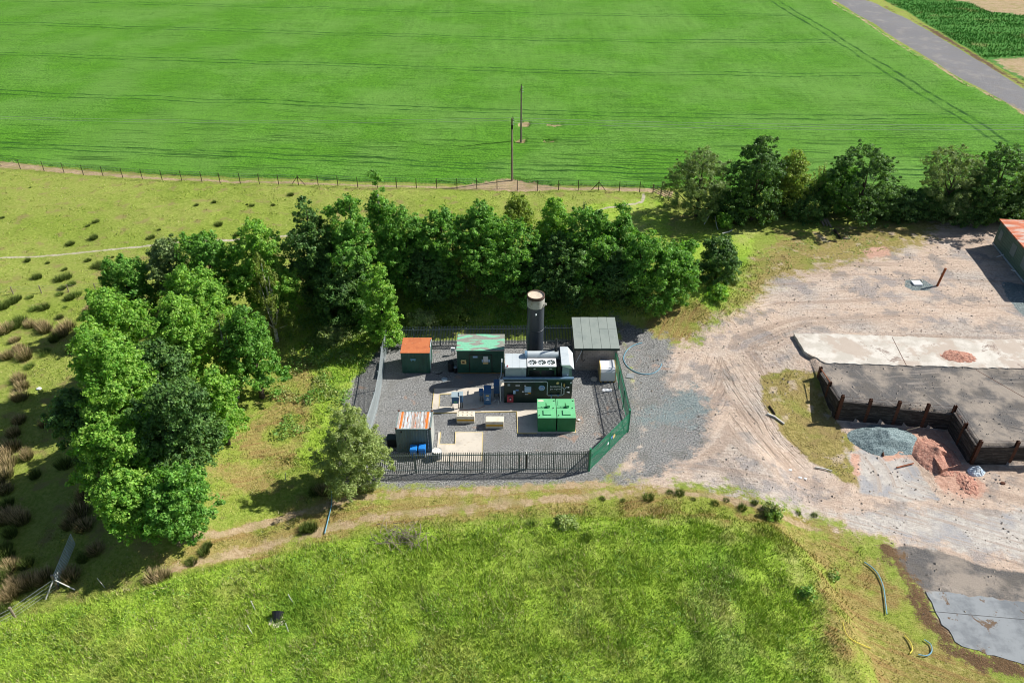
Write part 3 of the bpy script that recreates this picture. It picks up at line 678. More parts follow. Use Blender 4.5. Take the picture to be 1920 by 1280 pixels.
undergrowth('mound_weeds', [GT([(-60, 1180), (300, 1100), (620, 1030), (950, 985), (1330, 975), (1500, 1050), (1560, 1290), (-60, 1290)])], 34, .06, .28, 'weed', 22, 'low leafy weeds and docks scattered through the grass of the near mound', .53)
undergrowth('yard_weeds', [GT([(1440, 440), (1640, 425), (1660, 470), (1500, 500), (1400, 520)]), GT([(1330, 570), (1400, 520), (1420, 560), (1350, 600)])], 22, .07, .25, 'weed', 25, 'sparse weeds growing in the dry ground below the far hedge', .5)

# ============================================================ OBJECTS
M['pgreen'] = paint('dark_green_paint', (.018, .085, .06), (.012, .06, .042), .45, .4, 1.2, dirt=(.03, .07, .05))
M['genpaint'] = paint('generator_paint', (.010, .030, .024), (.016, .04, .032), .4, .4, 1)
M['tank'] = paint('tank_green', (.022, .20, .06), (.03, .24, .08), .5, .4, 1.5, dirt=(.05, .22, .10))
M['tanktop'] = paint('tank_top_green', (.13, .44, .20), (.16, .48, .24), .5, .4, 1.6, dirt=(.2, .36, .2))
M['rust'] = paint('rusty_roof', (.47, .155, .065), (.36, .11, .05), .85, .15, 1.3, dirt=(.58, .27, .14), bump=.01)
M['darkrust'] = paint('dark_rust', (.10, .045, .03), (.055, .028, .02), .85, .15, 2.5, dirt=(.2, .08, .04), bump=.01)
M['rustpost'] = paint('rusty_post', (.30, .10, .045), (.16, .06, .03), .85, .15, 3, dirt=(.38, .16, .08))
M['galv'] = paint('galvanised', (.50, .56, .58), (.42, .48, .50), .45, .5, 2, metal=.1)
M['galvdark'] = paint('weathered_fence_steel', (.12, .155, .16), (.085, .115, .12), .5, .4, 2)
M['fgreen'] = paint('fence_green', (.03, .26, .14), (.025, .21, .11), .5, .4, 2)
M['silver'] = paint('silver_sheet', (.62, .68, .70), (.54, .60, .63), .35, .5, 1.2, metal=.25)
M['blued'] = paint('blue_grey_pipe', (.15, .25, .36), (.11, .20, .30), .4, .5, 1.5)
M['kiosk'] = paint('blue_kiosk_paint', (.04, .13, .27), (.03, .10, .22), .45, .4, 2)
M['kioskgrey'] = paint('grey_kiosk', (.30, .38, .42), (.25, .32, .36), .5, .4, 2)
M['black'] = paint('black_paint', (.012, .013, .016), (.02, .02, .024), .45, .4, 2)
M['stack'] = paint('chimney_paint', (.030, .040, .055), (.022, .030, .042), .42, .5, .8, stretch=(1, 1, .3))
M['stacktop'] = paint('scorched_band', (.40, .40, .37), (.20, .15, .11), .6, .3, 1.3, .5, .75, dirt=(.30, .24, .18))
M['scorch'] = paint('scorched_rim', (.10, .065, .05), (.06, .04, .035), .8, .2, 2)
M['refract'] = paint('pale_lining', (.62, .53, .42), (.52, .43, .33), .9, .1, 2, fine=(.45, .38, .3))
M['white'] = paint('white_paint', (.74, .76, .78), (.66, .69, .72), .5, .4, 1.5)
M['whitew'] = paint('worn_white', (.60, .60, .56), (.48, .48, .44), .6, .3, 2, dirt=(.35, .22, .12))
M['yellow'] = paint('yellow_paint', (.60, .33, .025), (.50, .28, .03), .6, .3, 3, dirt=(.35, .24, .1))
M['paleyellow'] = paint('faded_yellow', (.58, .46, .16), (.50, .42, .22), .7, .3, 3)
M['cream'] = paint('cream_side', (.68, .52, .22), (.58, .42, .16), .5, .4, 2)
M['conc'] = paint('pale_concrete', (.54, .49, .415), (.43, .39, .335), .9, .2, .9, dirt=(.40, .33, .25), bump=.01)
M['slab'] = paint('bleached_concrete', (.54, .51, .46), (.42, .39, .345), .9, .2, .6, .38, .6, dirt=(.36, .30, .25), bump=.01)
g = N('bleached_concrete', .9, .2); c_ = g.mix(g.ss(g.noise(.7, 6, .65), .4, .62), (.56, .53, .48), (.44, .41, .36)); c_ = g.mix(g.math('MULTIPLY', g.ss(g.noise(.3, 6, .72), .47, .56), .85), c_, (.40, .335, .28)); c_ = g.mix(g.ss(g.noise(.45, 6, .75, None, .6), .60, .64), c_, (.27, .22, .19)); c_ = g.mix(g.ss(g.noise(9, 3, .7), .6, .75), c_, (.3, .27, .24)); M['slab'] = g.out(c_)
M['slabgrey'] = paint('grey_concrete', (.25, .27, .285), (.17, .185, .20), .85, .2, .7, .35, .65, dirt=(.36, .35, .33), fine=(.21, .225, .235))
g = N('stained_grey_concrete', .85, .2); c_ = g.mix(g.ss(g.noise(.5, 6, .65), .4, .62), (.235, .255, .27), (.15, .165, .18)); c_ = g.mix(g.ss(g.noise(.6, 6, .75, None, .5), .58, .62), c_, (.13, .09, .06)); c_ = g.mix(g.math('MULTIPLY', g.ss(g.noise(.3, 5, .7), .52, .66), .6), c_, (.34, .345, .34)); c_ = g.mix(g.ss(g.noise(9, 3, .7), .62, .75), c_, (.14, .14, .14)); M['slabgrey2'] = g.out(c_)
M['block'] = paint('block_concrete', (.66, .60, .48), (.50, .45, .36), .9, .2, 1.6, dirt=(.36, .32, .26))
M['hutroof'] = paint('hut_sheet', (.235, .27, .25), (.20, .235, .22), .6, .4, .7, dirt=(.27, .30, .28))
M['sleeper'] = paint('dark_sleeper', (.035, .03, .028), (.085, .075, .07), .85, .2, 1.4, .45, .65, stretch=(.7, .7, 5), dirt=(.20, .18, .165), bump=.02)
M['wood'] = paint('weathered_wood', (.26, .22, .17), (.16, .13, .10), .9, .1, 5, stretch=(1, 1, .2))
M['wooddark'] = paint('dark_post_wood', (.06, .045, .035), (.035, .028, .022), .9, .1, 4)
M['bluebin'] = paint('blue_plastic', (.02, .20, .60), (.015, .16, .5), .4, .5, 2)
M['hose'] = paint('blue_hose', (.14, .33, .44), (.11, .27, .38), .45, .4, 2)
M['yhose'] = paint('yellow_hose', (.62, .52, .06), (.5, .42, .05), .5, .4, 2)
M['red'] = paint('red_box_paint', (.40, .05, .07), (.32, .04, .06), .5, .4, 2)
M['bluesign'] = paint('blue_sign', (.10, .25, .55), (.08, .2, .45), .5, .4, 2)
M['logo'] = paint('pale_blue_logo', (.36, .56, .78), (.36, .56, .78), .5, .4, 2)
M['cont'] = paint('container_grey', (.16, .215, .21), (.12, .165, .165), .55, .35, 1.2, stretch=(1, 1, .5), dirt=(.22, .16, .11))
M['boxgreen'] = paint('corrugated_green', (.10, .17, .13), (.08, .13, .10), .6, .3, .8, dirt=(.16, .15, .11))
M['copper'] = paint('brass', (.5, .33, .1), (.4, .26, .08), .4, .5, 3)
M['bulkbag'] = paint('pale_sack', (.45, .55, .65), (.7, .72, .72), .7, .2, 2)
g = N('camouflage_roof', .6, .3)
cn = g.noise(1.0, 1, .3, g.scale(g.pos, (.75, 2.3, 1)), .25)
M['camo'] = g.out(g.mix(g.ss(g.noise(5, 4), .4, .7), g.mix(g.ss(cn, .49, .51), (.20, .50, .33), (.26, .27, .235)), g.mix(g.ss(cn, .49, .51), (.16, .43, .28), (.21, .22, .19))))
g = N('streaked_roof', .6, .3)
sx = g.n('ShaderNodeSeparateXYZ'); g.put(sx.inputs[0], g.pos)
st = g.noise(1., 4, .7, g.scale(g.pos, (4.2, .55, 1)))
c_ = g.mix(g.ss(st, .46, .56), (.50, .55, .57), (.36, .30, .26)); c_ = g.mix(g.ss(g.noise(1., 3, .6, g.scale(g.pos, (5.5, .8, 1))), .57, .64), c_, (.46, .16, .07))
for cx_ in (-9.42, -7.22):
    bnd = g.math('MULTIPLY', g.ss(g.math('ABSOLUTE', g.math('SUBTRACT', sx.outputs[0], cx_)), .11, .08), g.ss(g.noise(2.5, 3), .3, .42))
    c_ = g.mix(bnd, c_, (.72, .20, .035))
M['streakroof'] = g.out(c_)
g = N('rust_stained_sheet', .7, .3)
st = g.noise(1., 5, .6, g.scale(g.pos, (.35, 1.6, 1)))
M['rustsheet'] = g.out(g.mix(g.ss(st, .38, .52), (.46, .36, .31), g.mix(g.ss(g.noise(1.4, 4), .4, .6), (.50, .15, .07), (.40, .11, .05))))
g = N('concrete_brick', .85, .2)
bt = g.n('ShaderNodeTexBrick'); mp = g.n('ShaderNodeCombineXYZ'); sx = g.n('ShaderNodeSeparateXYZ'); g.put(sx.inputs[0], g.pos)
g.put(mp.inputs[0], g.math('ADD', sx.outputs[0], sx.outputs[1])); g.put(mp.inputs[1], sx.outputs[2]); g.put(bt.inputs['Vector'], mp.outputs[0])
bt.inputs['Scale'].default_value = 1; bt.inputs['Brick Width'].default_value = .45; bt.inputs['Row Height'].default_value = .225; bt.inputs['Mortar Size'].default_value = .012
bt.inputs['Color1'].default_value = (.34, .285, .255, 1); bt.inputs['Color2'].default_value = (.44, .365, .32, 1); bt.inputs['Mortar'].default_value = (.19, .17, .16, 1)
M['brick'] = g.out(g.mix(g.ss(g.noise(.8, 4), .5, .7), bt.outputs[0], g.mix(.5, bt.outputs[0], (.42, .34, .27))))
def rock(name, a, b, sc_=9): 
    g = N(name, .95, .15); g.bump(g.noise(9, 5, .7), .08); return g.out(g.mix(g.ss(g.noise(sc_, 2, .8), .38, .62), a, b))
M['bluestone'] = rock('blue_grey_stone', (.09, .135, .145), (.27, .34, .35)); M['redsand'] = rock('red_sand', (.33, .155, .115), (.50, .285, .215), 6)

# -------- palisade fences
def palisade(name, label, pts, h, mat, group=None, posts_every=2.75, face=1, pitch=.152, sub=False):
    o = thing(name, (*pts[0], Tz(*pts[0])), label, 'fence', group); pl = MB(); r1 = MB(); r2 = MB(); tot = 0; m = M[mat]
    for a, b in zip(pts[:-1], pts[1:]):
        a = Vector(a); b = Vector(b); L = (b - a).length; d = (b - a) / L; n = Vector((-d.y, d.x)) * face
        k = int(L / pitch)
        for i in range(k + 1):
            p = a + d * (i * L / k); c = p + n * .05; q = c - d * .033; r_ = c + d * .033; j = random.uniform(-.012, .012); hz = h + j
            e = n * .012; z0 = .04
            pl.add([(q.x, q.y, z0), (r_.x, r_.y, z0), (r_.x, r_.y, hz - .09), (c.x, c.y, hz), (q.x, q.y, hz - .09),
                    (q.x + e.x, q.y + e.y, z0), (r_.x + e.x, r_.y + e.y, z0), (r_.x + e.x, r_.y + e.y, hz - .09), (c.x + e.x, c.y + e.y, hz), (q.x + e.x, q.y + e.y, hz - .09)],
                   [(0, 1, 2, 3, 4), (9, 8, 7, 6, 5), (0, 5, 6, 1), (1, 6, 7, 2), (2, 7, 8, 3), (3, 8, 9, 4), (4, 9, 5, 0)])
        r1.obox(a, b, .025, .32, .385); r2.obox(a, b, .025, h - .42, h - .355)
        kp = max(1, round(L / posts_every))
        for i in range(kp + (1 if b == Vector(pts[-1]) else 0)):
            p = a + d * (i * L / kp) - n * .07; pb = MB(); pb.box(p.x - .04, p.x + .04, p.y - .035, p.y + .035, -.1, h - .2)
            pb.build('post', m, o)
    pl.build('pale', m, o); r1.build('rail', m, o); r2.build('rail', m, o); return o
palisade('palisade_fence', 'dark steel palisade fence along the front of the compound nearest the grass track', [(-13.7, 47.92), (6.3, 48.26)], 2.38, 'galvdark', 'palisade fences round the compound', face=-1)
palisade('palisade_fence', 'dark steel palisade fence at the back of the compound behind the cabins', [(-12.62, 66.35), (6.05, 66.75), (10.0, 66.8)], 2.3, 'galvdark', 'palisade fences round the compound', face=1)
palisade('palisade_fence', 'pale galvanised palisade fence on the left side of the compound', [(-12.62, 66.2), (-12.68, 63.1), (-12.42, 59.2), (-12.36, 56.0), (-12.6, 52), (-12.9, 48.05)], 2.4, 'galv', 'palisade fences round the compound', face=1)
palisade('palisade_fence', 'bright green palisade fence on the right side of the compound beside the white tank', [(10.3, 53.4), (10.02, 62.1)], 2.4, 'fgreen', 'palisade fences round the compound', face=-1)
gt = thing('palisade_gate', (6.42, 48.3, 0), 'bright green double gate with round warning signs at the compound corner', 'gate')
ga, gb = Vector((6.42, 48.32)), Vector((10.22, 53.2)); gd = (gb - ga).normalized(); gn = Vector((gd.y, -gd.x))
for s0, s1 in ((.01, .492), (.508, .99)):
    L = (gb - ga).length; lf = MB(); a = ga + gd * L * s0; b = ga + gd * L * s1; k = 18
    for i in range(k + 1):
        p = a + (b - a) * (i / k) + gn * .05; q = p - gd * .033; r_ = p + gd * .033
        lf.prism([(q.x, q.y), (r_.x, r_.y), (r_.x + gn.x * .012, r_.y + gn.y * .012), (q.x + gn.x * .012, q.y + gn.y * .012)], .1, 2.3)
    lf.obox(a, b, .025, .12, .18); lf.obox(a, b, .025, 1.2, 1.26); lf.obox(a, b, .025, 2.0, 2.07)
    for p in (a, b): lf.box(p.x - .03, p.x + .03, p.y - .03, p.y + .03, .1, 2.1)
    # mesh backing wires
    for z in np.arange(.3, 2.0, .2): lf.tube([(a.x - gn.x * .03, a.y - gn.y * .03, z), (b.x - gn.x * .03, b.y - gn.y * .03, z)], .008, 4)
    lf.build('gate_leaf', M['fgreen'], gt)
for p, hgt in ((ga, 2.5), (gb, 2.55)):
    pb = MB(); pb.box(p.x - .075, p.x + .075, p.y - .075, p.y + .075, -.1, hgt); pb.build('gate_post', M['fgreen'], gt)
for fr, z, r_, mk in ((.585, 1.35, .2, 'cream'), (.53, 1.45, .15, 'bluesign'), (.44, 1.15, .13, 'white')):
    p = ga + (gb - ga) * fr + gn * .075; sg = MB(); sg.tube([(p.x, p.y, z), (p.x + gn.x * .012, p.y + gn.y * .012, z)], r_, 20); sg.build('sign', M[mk], gt)
pp = thing('post', (1.23, 48.15, 0), 'short brown post standing just inside the front fence', 'post')
MB().box(1.16, 1.30, 48.45, 48.59, -.1, 1.75).build('shaft', M['wooddark'], pp); MB().box(1.13, 1.33, 48.42, 48.62, 1.752, 1.85).build('cap', M['whitew'], pp)

# -------- concrete pads with yellow edging
def slab(name, poly, z0, z1, mat): return MB().prism(poly, z0, z1).build(name, mat, kind='structure')
pad = [(-7.3, 55.75), (.42, 55.95), (.5, 53.0), (6.3, 53.0), (6.6, 60.2), (-.9, 60.2), (-1.2, 59.45), (-7.32, 59.3)]
slab('concrete_pad', pad[:0] + [(-7.3, 55.75), (.42, 55.95), (.5, 53.0), (5.58, 53.0), (5.6, 60.2), (-.9, 60.2), (-1.2, 59.45), (-5.53, 59.35), (-5.53, 56.65), (-6.7, 56.62), (-6.7, 56.4), (-7.3, 56.4)], -.1, .06, M['conc'])
slab('concrete_pad', [(-7.32, 56.402), (-6.75, 56.402), (-6.75, 58.4), (-5.532, 58.45), (-5.532, 59.35), (-7.32, 59.3)], -.1, .056, M['conc'])
slab('concrete_pad', [(-6.44, 49.4), (-2.58, 49.4), (-2.6, 53.11), (-5.02, 53.11), (-4.95, 51.54), (-6.3, 51.54), (-6.3, 53.1), (-6.5, 53.1)], -.1, .06, M['conc'])
ye = MB()
for a, b in [((-7.33, 56.42), (-7.35, 59.3)), ((-7.3, 55.72), (.4, 55.92)), ((.44, 55.9), (.5, 52.98)), ((.52, 52.96), (2.2, 52.96)), ((-6.72, 56.62), (-6.76, 58.4)), ((-6.76, 58.42), (-5.6, 58.47)), ((-2.56, 49.5), (-2.58, 53.13)), ((-5.02, 53.13), (-2.58, 53.13)),
             ((-5.0, 53.1), (-4.93, 51.56)), ((-6.28, 51.56), (-4.95, 51.56)), ((-6.29, 51.6), (-6.31, 53.1)), ((5.61, 53.0), (5.62, 57.1))]:
    ye.obox(a, b, .022, -.05, .068)
ye.build('kerb_edging', M['paleyellow'], kind='structure')

# -------- corrugated panels
def corr(mb, p, q, z0, z1, depth=.035, pitch=.28, off=0.):
    p = Vector(p); q = Vector(q); L = (q - p).length; d = (q - p) / L; n = Vector((d.y, -d.x)); k = max(2, int(L / pitch)); pts = []
    for i in range(k):
        s = i * L / k; w_ = L / k
        for f, o in ((0, 0), (.3, 0), (.42, 1), (.88, 1)): pts.append(p + d * (s + f * w_) + n * (off + (0 if o else depth)))
    pts.append(q + n * (off + depth))
    vs = [(a.x, a.y, z0) for a in pts] + [(a.x, a.y, z1) for a in pts]; m = len(pts)
    mb.add(vs, [(i, i + 1, m + i + 1, m + i) for i in range(m - 1)])
# orange roofed container
t = thing('steel_store', (-9.3, 61.7, 0), 'green steel store with an orange rusted flat roof', 'container')
b = MB(); x0, x1, y0, y1, h = -10.62, -7.95, 61.75, 64.2, 2.42
corr(b, (x0, y0), (x1, y0), .08, h, .02, .34); corr(b, (x1, y0), (x1, y1), .08, h, .02, .34); corr(b, (x1, y1), (x0, y1), .08, h, .02, .34); corr(b, (x0, y1), (x0, y0), .08, h, .02, .34)
b.box(x0 + .02, x1 - .02, y0 + .02, y1 - .02, .0, h - .02); b.build('body', M['pgreen'], t)
MB().box(x0 - .07, x1 + .07, y0 - .07, y1 + .07, h, h + .05).build('roof', M['rust'], t, bevel=.02)
MB().box(x1 + .03, x1 + .09, y0 + .2, y0 + .28, .1, h - .1).build('downpipe', M['kioskgrey'], t); MB().tube([(x1 + .06, y1 - .3, h + .08), (x1 + .06, y0 + .9, h + .08), (x1 + .06, y0 + .6, 1.2)], .04, 6).build('pipe', M['galv'], t)
lb = MB(); lb.box(-9.75, -9.25, y0 - .09, y0 - .03, 1.62, 1.78); lb.box(-9.68, -9.62, y0 - .09, y0 - .03, 1.5, 1.6); lb.box(-9.36, -9.30, y0 - .09, y0 - .03, 1.5, 1.6); lb.build('latch', M['hose'], t)
# camouflage cabin
t = thing('cabin', (-3, 61.65, 0), 'dark green cabin with camouflage patterned roof and double doors', 'cabin')
x0, x1, y0, y1, h = -5.26, -.78, 61.66, 64.3, 2.72
MB().box(x0, x1, y0, y1, .12, h).build('wall', M['pgreen'], t)
MB().box(x0 - .06, x1 + .06, y0 - .06, y1 + .06, h + .002, h + .1).build('roof', M['camo'], t, bevel=.02)
MB().box(x0 + .05, x1 - .05, y0 + .05, y1 - .05, .05, .118).build('skid', M['yellow'], t)
for a_, b_ in ((-4.05, -3.03), (-3.0, -1.98)):
    d_ = MB().box(a_, b_, y0 - .04, y0 - .003, .2, 2.25).build('door', M['pgreen'], t)
fr = MB(); fr.box(-4.13, -4.06, y0 - .05, y0 - .003, .15, 2.33); fr.box(-1.97, -1.90, y0 - .05, y0 - .003, .15, 2.33); fr.box(-4.06, -1.97, y0 - .05, y0 - .003, 2.26, 2.33); fr.build('door_frame', M['black'], t)
MB().box(-4.9, -4.4, y0 - .16, y0 - .003, 1.3, 1.72).build('meter_box', M['cream'], t); MB().box(-4.78, -4.55, y0 - .17, y0 - .162, 1.42, 1.6).build('label_plate', M['darkrust'], t)
MB().box(-3.75, -3.3, y0 - .055, y0 - .042, 1.95, 2.15).build('sign', M['logo'], t)
MB().box(-2.75, -2.3, y0 - .055, y0 - .042, 1.45, 2.12).build('sign', M['white'], t); MB().box(-2.9, -2.78, y0 - .055, y0 - .042, 1.45, 1.75).build('sign', M['logo'], t)
MB().box(-2.27, -2.12, y0 - .055, y0 - .042, 1.45, 1.75).build('sign', M['logo'], t); MB().box(-2.8, -2.3, y0 - .055, y0 - .042, 1.22, 1.4).build('sign', M['cream'], t)
# brick hut
t = thing('brick_hut', (8.2, 62.2, 0), 'concrete block hut with grey green sheet roof at the back right corner of the compound', 'hut')
x0, x1, y0, y1 = 6.14, 10.14, 62.22, 66.6; hb, hf = 3.0, 2.62
w_ = MB(); w_.add([(x0, y0, 0), (x1, y0, 0), (x1, y1, 0), (x0, y1, 0), (x0, y0, hf), (x1, y0, hf), (x1, y1, hb), (x0, y1, hb)], [(4, 5, 6, 7), (0, 1, 5, 4), (1, 2, 6, 5), (2, 3, 7, 6), (3, 0, 4, 7)]); w_.build('wall', M['brick'], t)
rf = MB(); ex = .17; xa, xb, ya, yb = x0 - ex, x1 + ex, y0 - ex, y1 + .25; sl_ = (hb - hf) / (y1 - y0); za = hf + .02 - ex * sl_; zb = hb + .02 + .25 * sl_
nsh = 5
for i in range(nsh):
    u0 = xa + (xb - xa) * i / nsh + .012; u1 = xa + (xb - xa) * (i + 1) / nsh - .012; dz = .012 * (i % 2)
    for (q0, q1) in ((0, 1),) if i < 3 else ((0, .6), (.606, 1)):
        YA = ya + (yb - ya) * q0; YB = ya + (yb - ya) * q1; ZA = za + (zb - za) * q0 + dz; ZB = za + (zb - za) * q1 + dz
        rf.add([(u0, YA, ZA + .06), (u1, YA, ZA + .06), (u1, YB, ZB + .06), (u0, YB, ZB + .06), (u0, YA, ZA + .11), (u1, YA, ZA + .11), (u1, YB, ZB + .11), (u0, YB, ZB + .11)],
               [(0, 3, 2, 1), (4, 5, 6, 7), (0, 1, 5, 4), (1, 2, 6, 5), (2, 3, 7, 6), (3, 0, 4, 7)])
rf.build('roof', M['hutroof'], t)
fa = MB(); fa.add([(xa, ya, za - .16), (xb, ya, za - .16), (xb, yb, zb - .16), (xa, yb, zb - .16), (xa, ya, za + .05), (xb, ya, za + .05), (xb, yb, zb + .05), (xa, yb, zb + .05)],
       [(0, 3, 2, 1), (4, 5, 6, 7), (0, 1, 5, 4), (1, 2, 6, 5), (2, 3, 7, 6), (3, 0, 4, 7)]); fa.build('fascia', M['genpaint'], t)
MB().tube([(6.75, y0 - .06, 2.5), (6.75, y0 - .06, 1.3), (6.95, y0 - .06, 1.15), (7.0, y0 - .06, 1.35)], .035, 6).build('conduit', M['black'], t)
MB().tube([(6.2, y0 - .3, 1.2), (6.7, y0 - .15, 2.5)], .03, 6).build('stay_rod', M['white'], t)
# chimney
t = thing('chimney_stack', (2.2, 62.47, 0), 'tall round dark flare chimney with scorched pale rim behind the generator', 'chimney')
def lathe(prof, cx, cy, n=40):
    mb = MB(); vs = [(cx + r * math.cos(2 * math.pi * k / n), cy + r * math.sin(2 * math.pi * k / n), z) for r, z in prof for k in range(n)]
    return mb.add(vs, [(i * n + k, i * n + (k + 1) % n, (i + 1) * n + (k + 1) % n, (i + 1) * n + k) for i in range(len(prof) - 1) for k in range(n)])
cx, cy = 2.2, 62.47
lathe([(.95, 0), (.95, .15), (.80, .16), (.80, 7.35)], cx, cy).build('tube', M['stack'], t, smooth=True)
lathe([(.80, 7.352), (.815, 7.36), (.815, 8.22), (.80, 8.23)], cx, cy).build('top_band', M['stacktop'], t, smooth=True)
lathe([(.80, 8.232), (.82, 8.24), (.82, 8.52), (.78, 8.54), (.74, 8.53), (.74, 8.44)], cx, cy).build('rim', M['scorch'], t, smooth=True)
lathe([(.738, 8.50), (.735, 8.42), (.4, 8.38), (.001, 8.37)], cx, cy).build('lining', M['refract'], t, smooth=True)
MB().tube([(2.2, 61.69, 6.9), (2.2, 61.5, 6.85)], .07, 8).build('probe', M['galv'], t); MB().tube([(cx + .82, cy - .35, 7.7), (cx + .95, cy - .4, 7.7)], .12, 8).build('lug', M['stacktop'], t)
for z in (2.4, 4.8): lathe([(.80, z), (.815, z + .01), (.815, z + .07), (.80, z + .08)], cx, cy).build('joint_band', M['stack'], t, smooth=True)

# generator container
t = thing('generator_container', (2.4, 57.2, .06), 'dark green generator container with three roof fans, silver hoods and pale blue logo', 'generator')
x0, x1, y0, y1, h = -.72, 5.5, 57.22, 59.75, 2.68
b = MB(); b.box(x0, x1, y0, y1, .061, h)
for xx in (-.72, .05, 1.0, 1.02, 2.0, 3.2, 3.9, 4.7): b.box(xx, xx + .03, y0 - .02, y0 - .002, .15, h - .15)
b.box(x0 - .02, x1 + .02, y0 - .04, y0 - .002, .062, .17); b.build('body', M['genpaint'], t)
for a_, b_ in ((-.62, .0), (.12, .95), (1.08, 1.95)):
    d_ = MB().box(a_, b_, y0 - .035, y0 - .003, .25, 2.45).build('door', M['genpaint'], t)
# roof kit
sx0, sx1, sy0, sy1, sz = -.60, 1.28, 57.45, 59.55, 3.86
b = MB(); b.box(sx0, sx1, sy0, sy1, h + .002, sz); b.build('air_intake_box', M['kioskgrey'], t)
lid_ = MB(); w3 = (sx1 - sx0 + .06) / 3
for i in range(3): lid_.box(sx0 - .03 + i * w3 + .006, sx0 - .03 + (i + 1) * w3 - .006, sy0 - .04, sy1 + .03, sz + .002, sz + .06)
lid_.box(sx0 + .1, sx0 + .25, sy0 - .06, sy0 + .0, sz - .08, sz + .001); lid_.box(sx1 - .4, sx1 - .25, sy0 - .06, sy0 + .0, sz - .08, sz + .001)
lid_.build('intake_lid', M['silver'], t)
MB().tube([(-.42, sy0 + .12, sz + .06), (-.42, sy0 + .12, sz + .2)], .08, 10, .06).build('beacon', M['red'], t)
# radiator
rx0, rx1, ry0, ry1, rz = 1.42, 3.98, 57.52, 58.75, 3.95
b = MB(); b.box(rx0, rx1, ry0, ry1, rz - .42, rz)
for lx in (rx0, rx1 - .14): b.box(lx, lx + .14, ry0, ry0 + .12, h + .002, rz - .421); b.box(lx, lx + .14, ry1 - .12, ry1, h + .002, rz - .421)
b.box(2.55, 2.66, ry0 + .02, ry0 + .1, h + .002, rz - .421); b.build('radiator_frame', M['genpaint'], t)
# top sheet with three real round holes
pl_ = MB(); hr = .385; fx = [1.86, 2.70, 3.54]; fy = ry0 + .62
edges = [rx0 - .02, 2.28, 3.12, rx1 + .02]
for i, c in enumerate(fx):
    X0, X1, Y0_, Y1_ = edges[i], edges[i + 1], ry0 - .02, ry1 + .02; n = 32; vs = []; fs = []
    for k in range(n):
        a = 2 * math.pi * k / n; ca, sa = math.cos(a), math.sin(a)
        tx = ((X1 if ca > 0 else X0) - c) / ca if abs(ca) > 1e-6 else 1e9; ty = ((Y1_ if sa > 0 else Y0_) - fy) / sa if abs(sa) > 1e-6 else 1e9
        tt = min(tx, ty); vs.append((c + hr * ca, fy + hr * sa, rz + .03)); vs.append((c + ca * tt, fy + sa * tt, rz + .03))
    for k in range(n): j = (k + 1) % n; fs.append((2 * k, 2 * k + 1, 2 * j + 1, 2 * j))
    for cxn, cyn in ((X0, Y0_), (X1, Y0_), (X1, Y1_), (X0, Y1_)):
        ang = math.atan2(cyn - fy, cxn - c) % (2 * math.pi); k = int(ang / (2 * math.pi / n)); j = (k + 1) % n
        vs.append((cxn, cyn, rz + .03)); fs.append((2 * k + 1, len(vs) - 1, 2 * j + 1))
    pl_.add(vs, fs)
pl_.box(rx0 - .02, rx1 + .02, ry0 - .02, ry0 - .005, rz - .02, rz + .028)
pl_.build('fan_deck', M['white'], t)
MB().box(rx0 + .2, rx1 - .2, ry0 + .07, ry0 + .1, rz + .032, rz + .05).build('trim_bar', M['blued'], t)
for c in fx:
    fn = MB(); fn.tube([(c, fy, rz - .0), (c, fy, rz + .05)], .09, 12)
    for k in range(7):
        a = 2 * math.pi * k / 7; p = [(c + .08 * math.cos(a), fy + .08 * math.sin(a), rz + .04), (c + .36 * math.cos(a - .16), fy + .36 * math.sin(a - .16), rz + .05),
             (c + .36 * math.cos(a + .22), fy + .36 * math.sin(a + .22), rz + .0), (c + .08 * math.cos(a + .5), fy + .08 * math.sin(a + .5), rz + .01)]
        fn.add(p, [(0, 1, 2, 3)])
    f_ = fn.build('fan', M['silver'], t); gd_ = MB()
    for rr in (.38, .26, .15): gd_.tube([(c + rr * math.cos(a), fy + rr * math.sin(a), rz + .075) for a in np.linspace(0, 2 * math.pi, 25)], .006, 4)
    gd_.build('fan_guard', M['black'], f_)
MB().box(1.95, 2.12, ry0 - .045, ry0 - .03, rz - .24, rz - .17).build('sign', M['white'], t); MB().box(3.35, 3.62, ry0 - .045, ry0 - .03, rz - .24, rz - .15).build('sign', M['white'], t)
# silencer
MB().tube([(1.42, 59.25, 4.02), (4.25, 59.25, 4.02)], .36, 24).build('silencer', M['silver'], t, smooth=True)
MB().tube([(1.16, 59.2, 4.02), (1.40, 59.2, 4.02)], [.42, .42], 20).build('silencer_flange', M['blued'], t)
fe = MB()
for xx in (1.8, 3.8): fe.box(xx, xx + .12, 59.0, 59.5, h + .002, 3.7)
fe.build('silencer_stand', M['genpaint'], t)
MB().tube([(4.05, 59.55, 3.9), (4.05, 59.55, 5.6)], .10, 12).build('exhaust_pipe', M['black'], t)
MB().tube([(4.05, 59.55, 4.2), (4.05, 59.2, 4.35)], .16, 12).build('exhaust_elbow', M['black'], t)
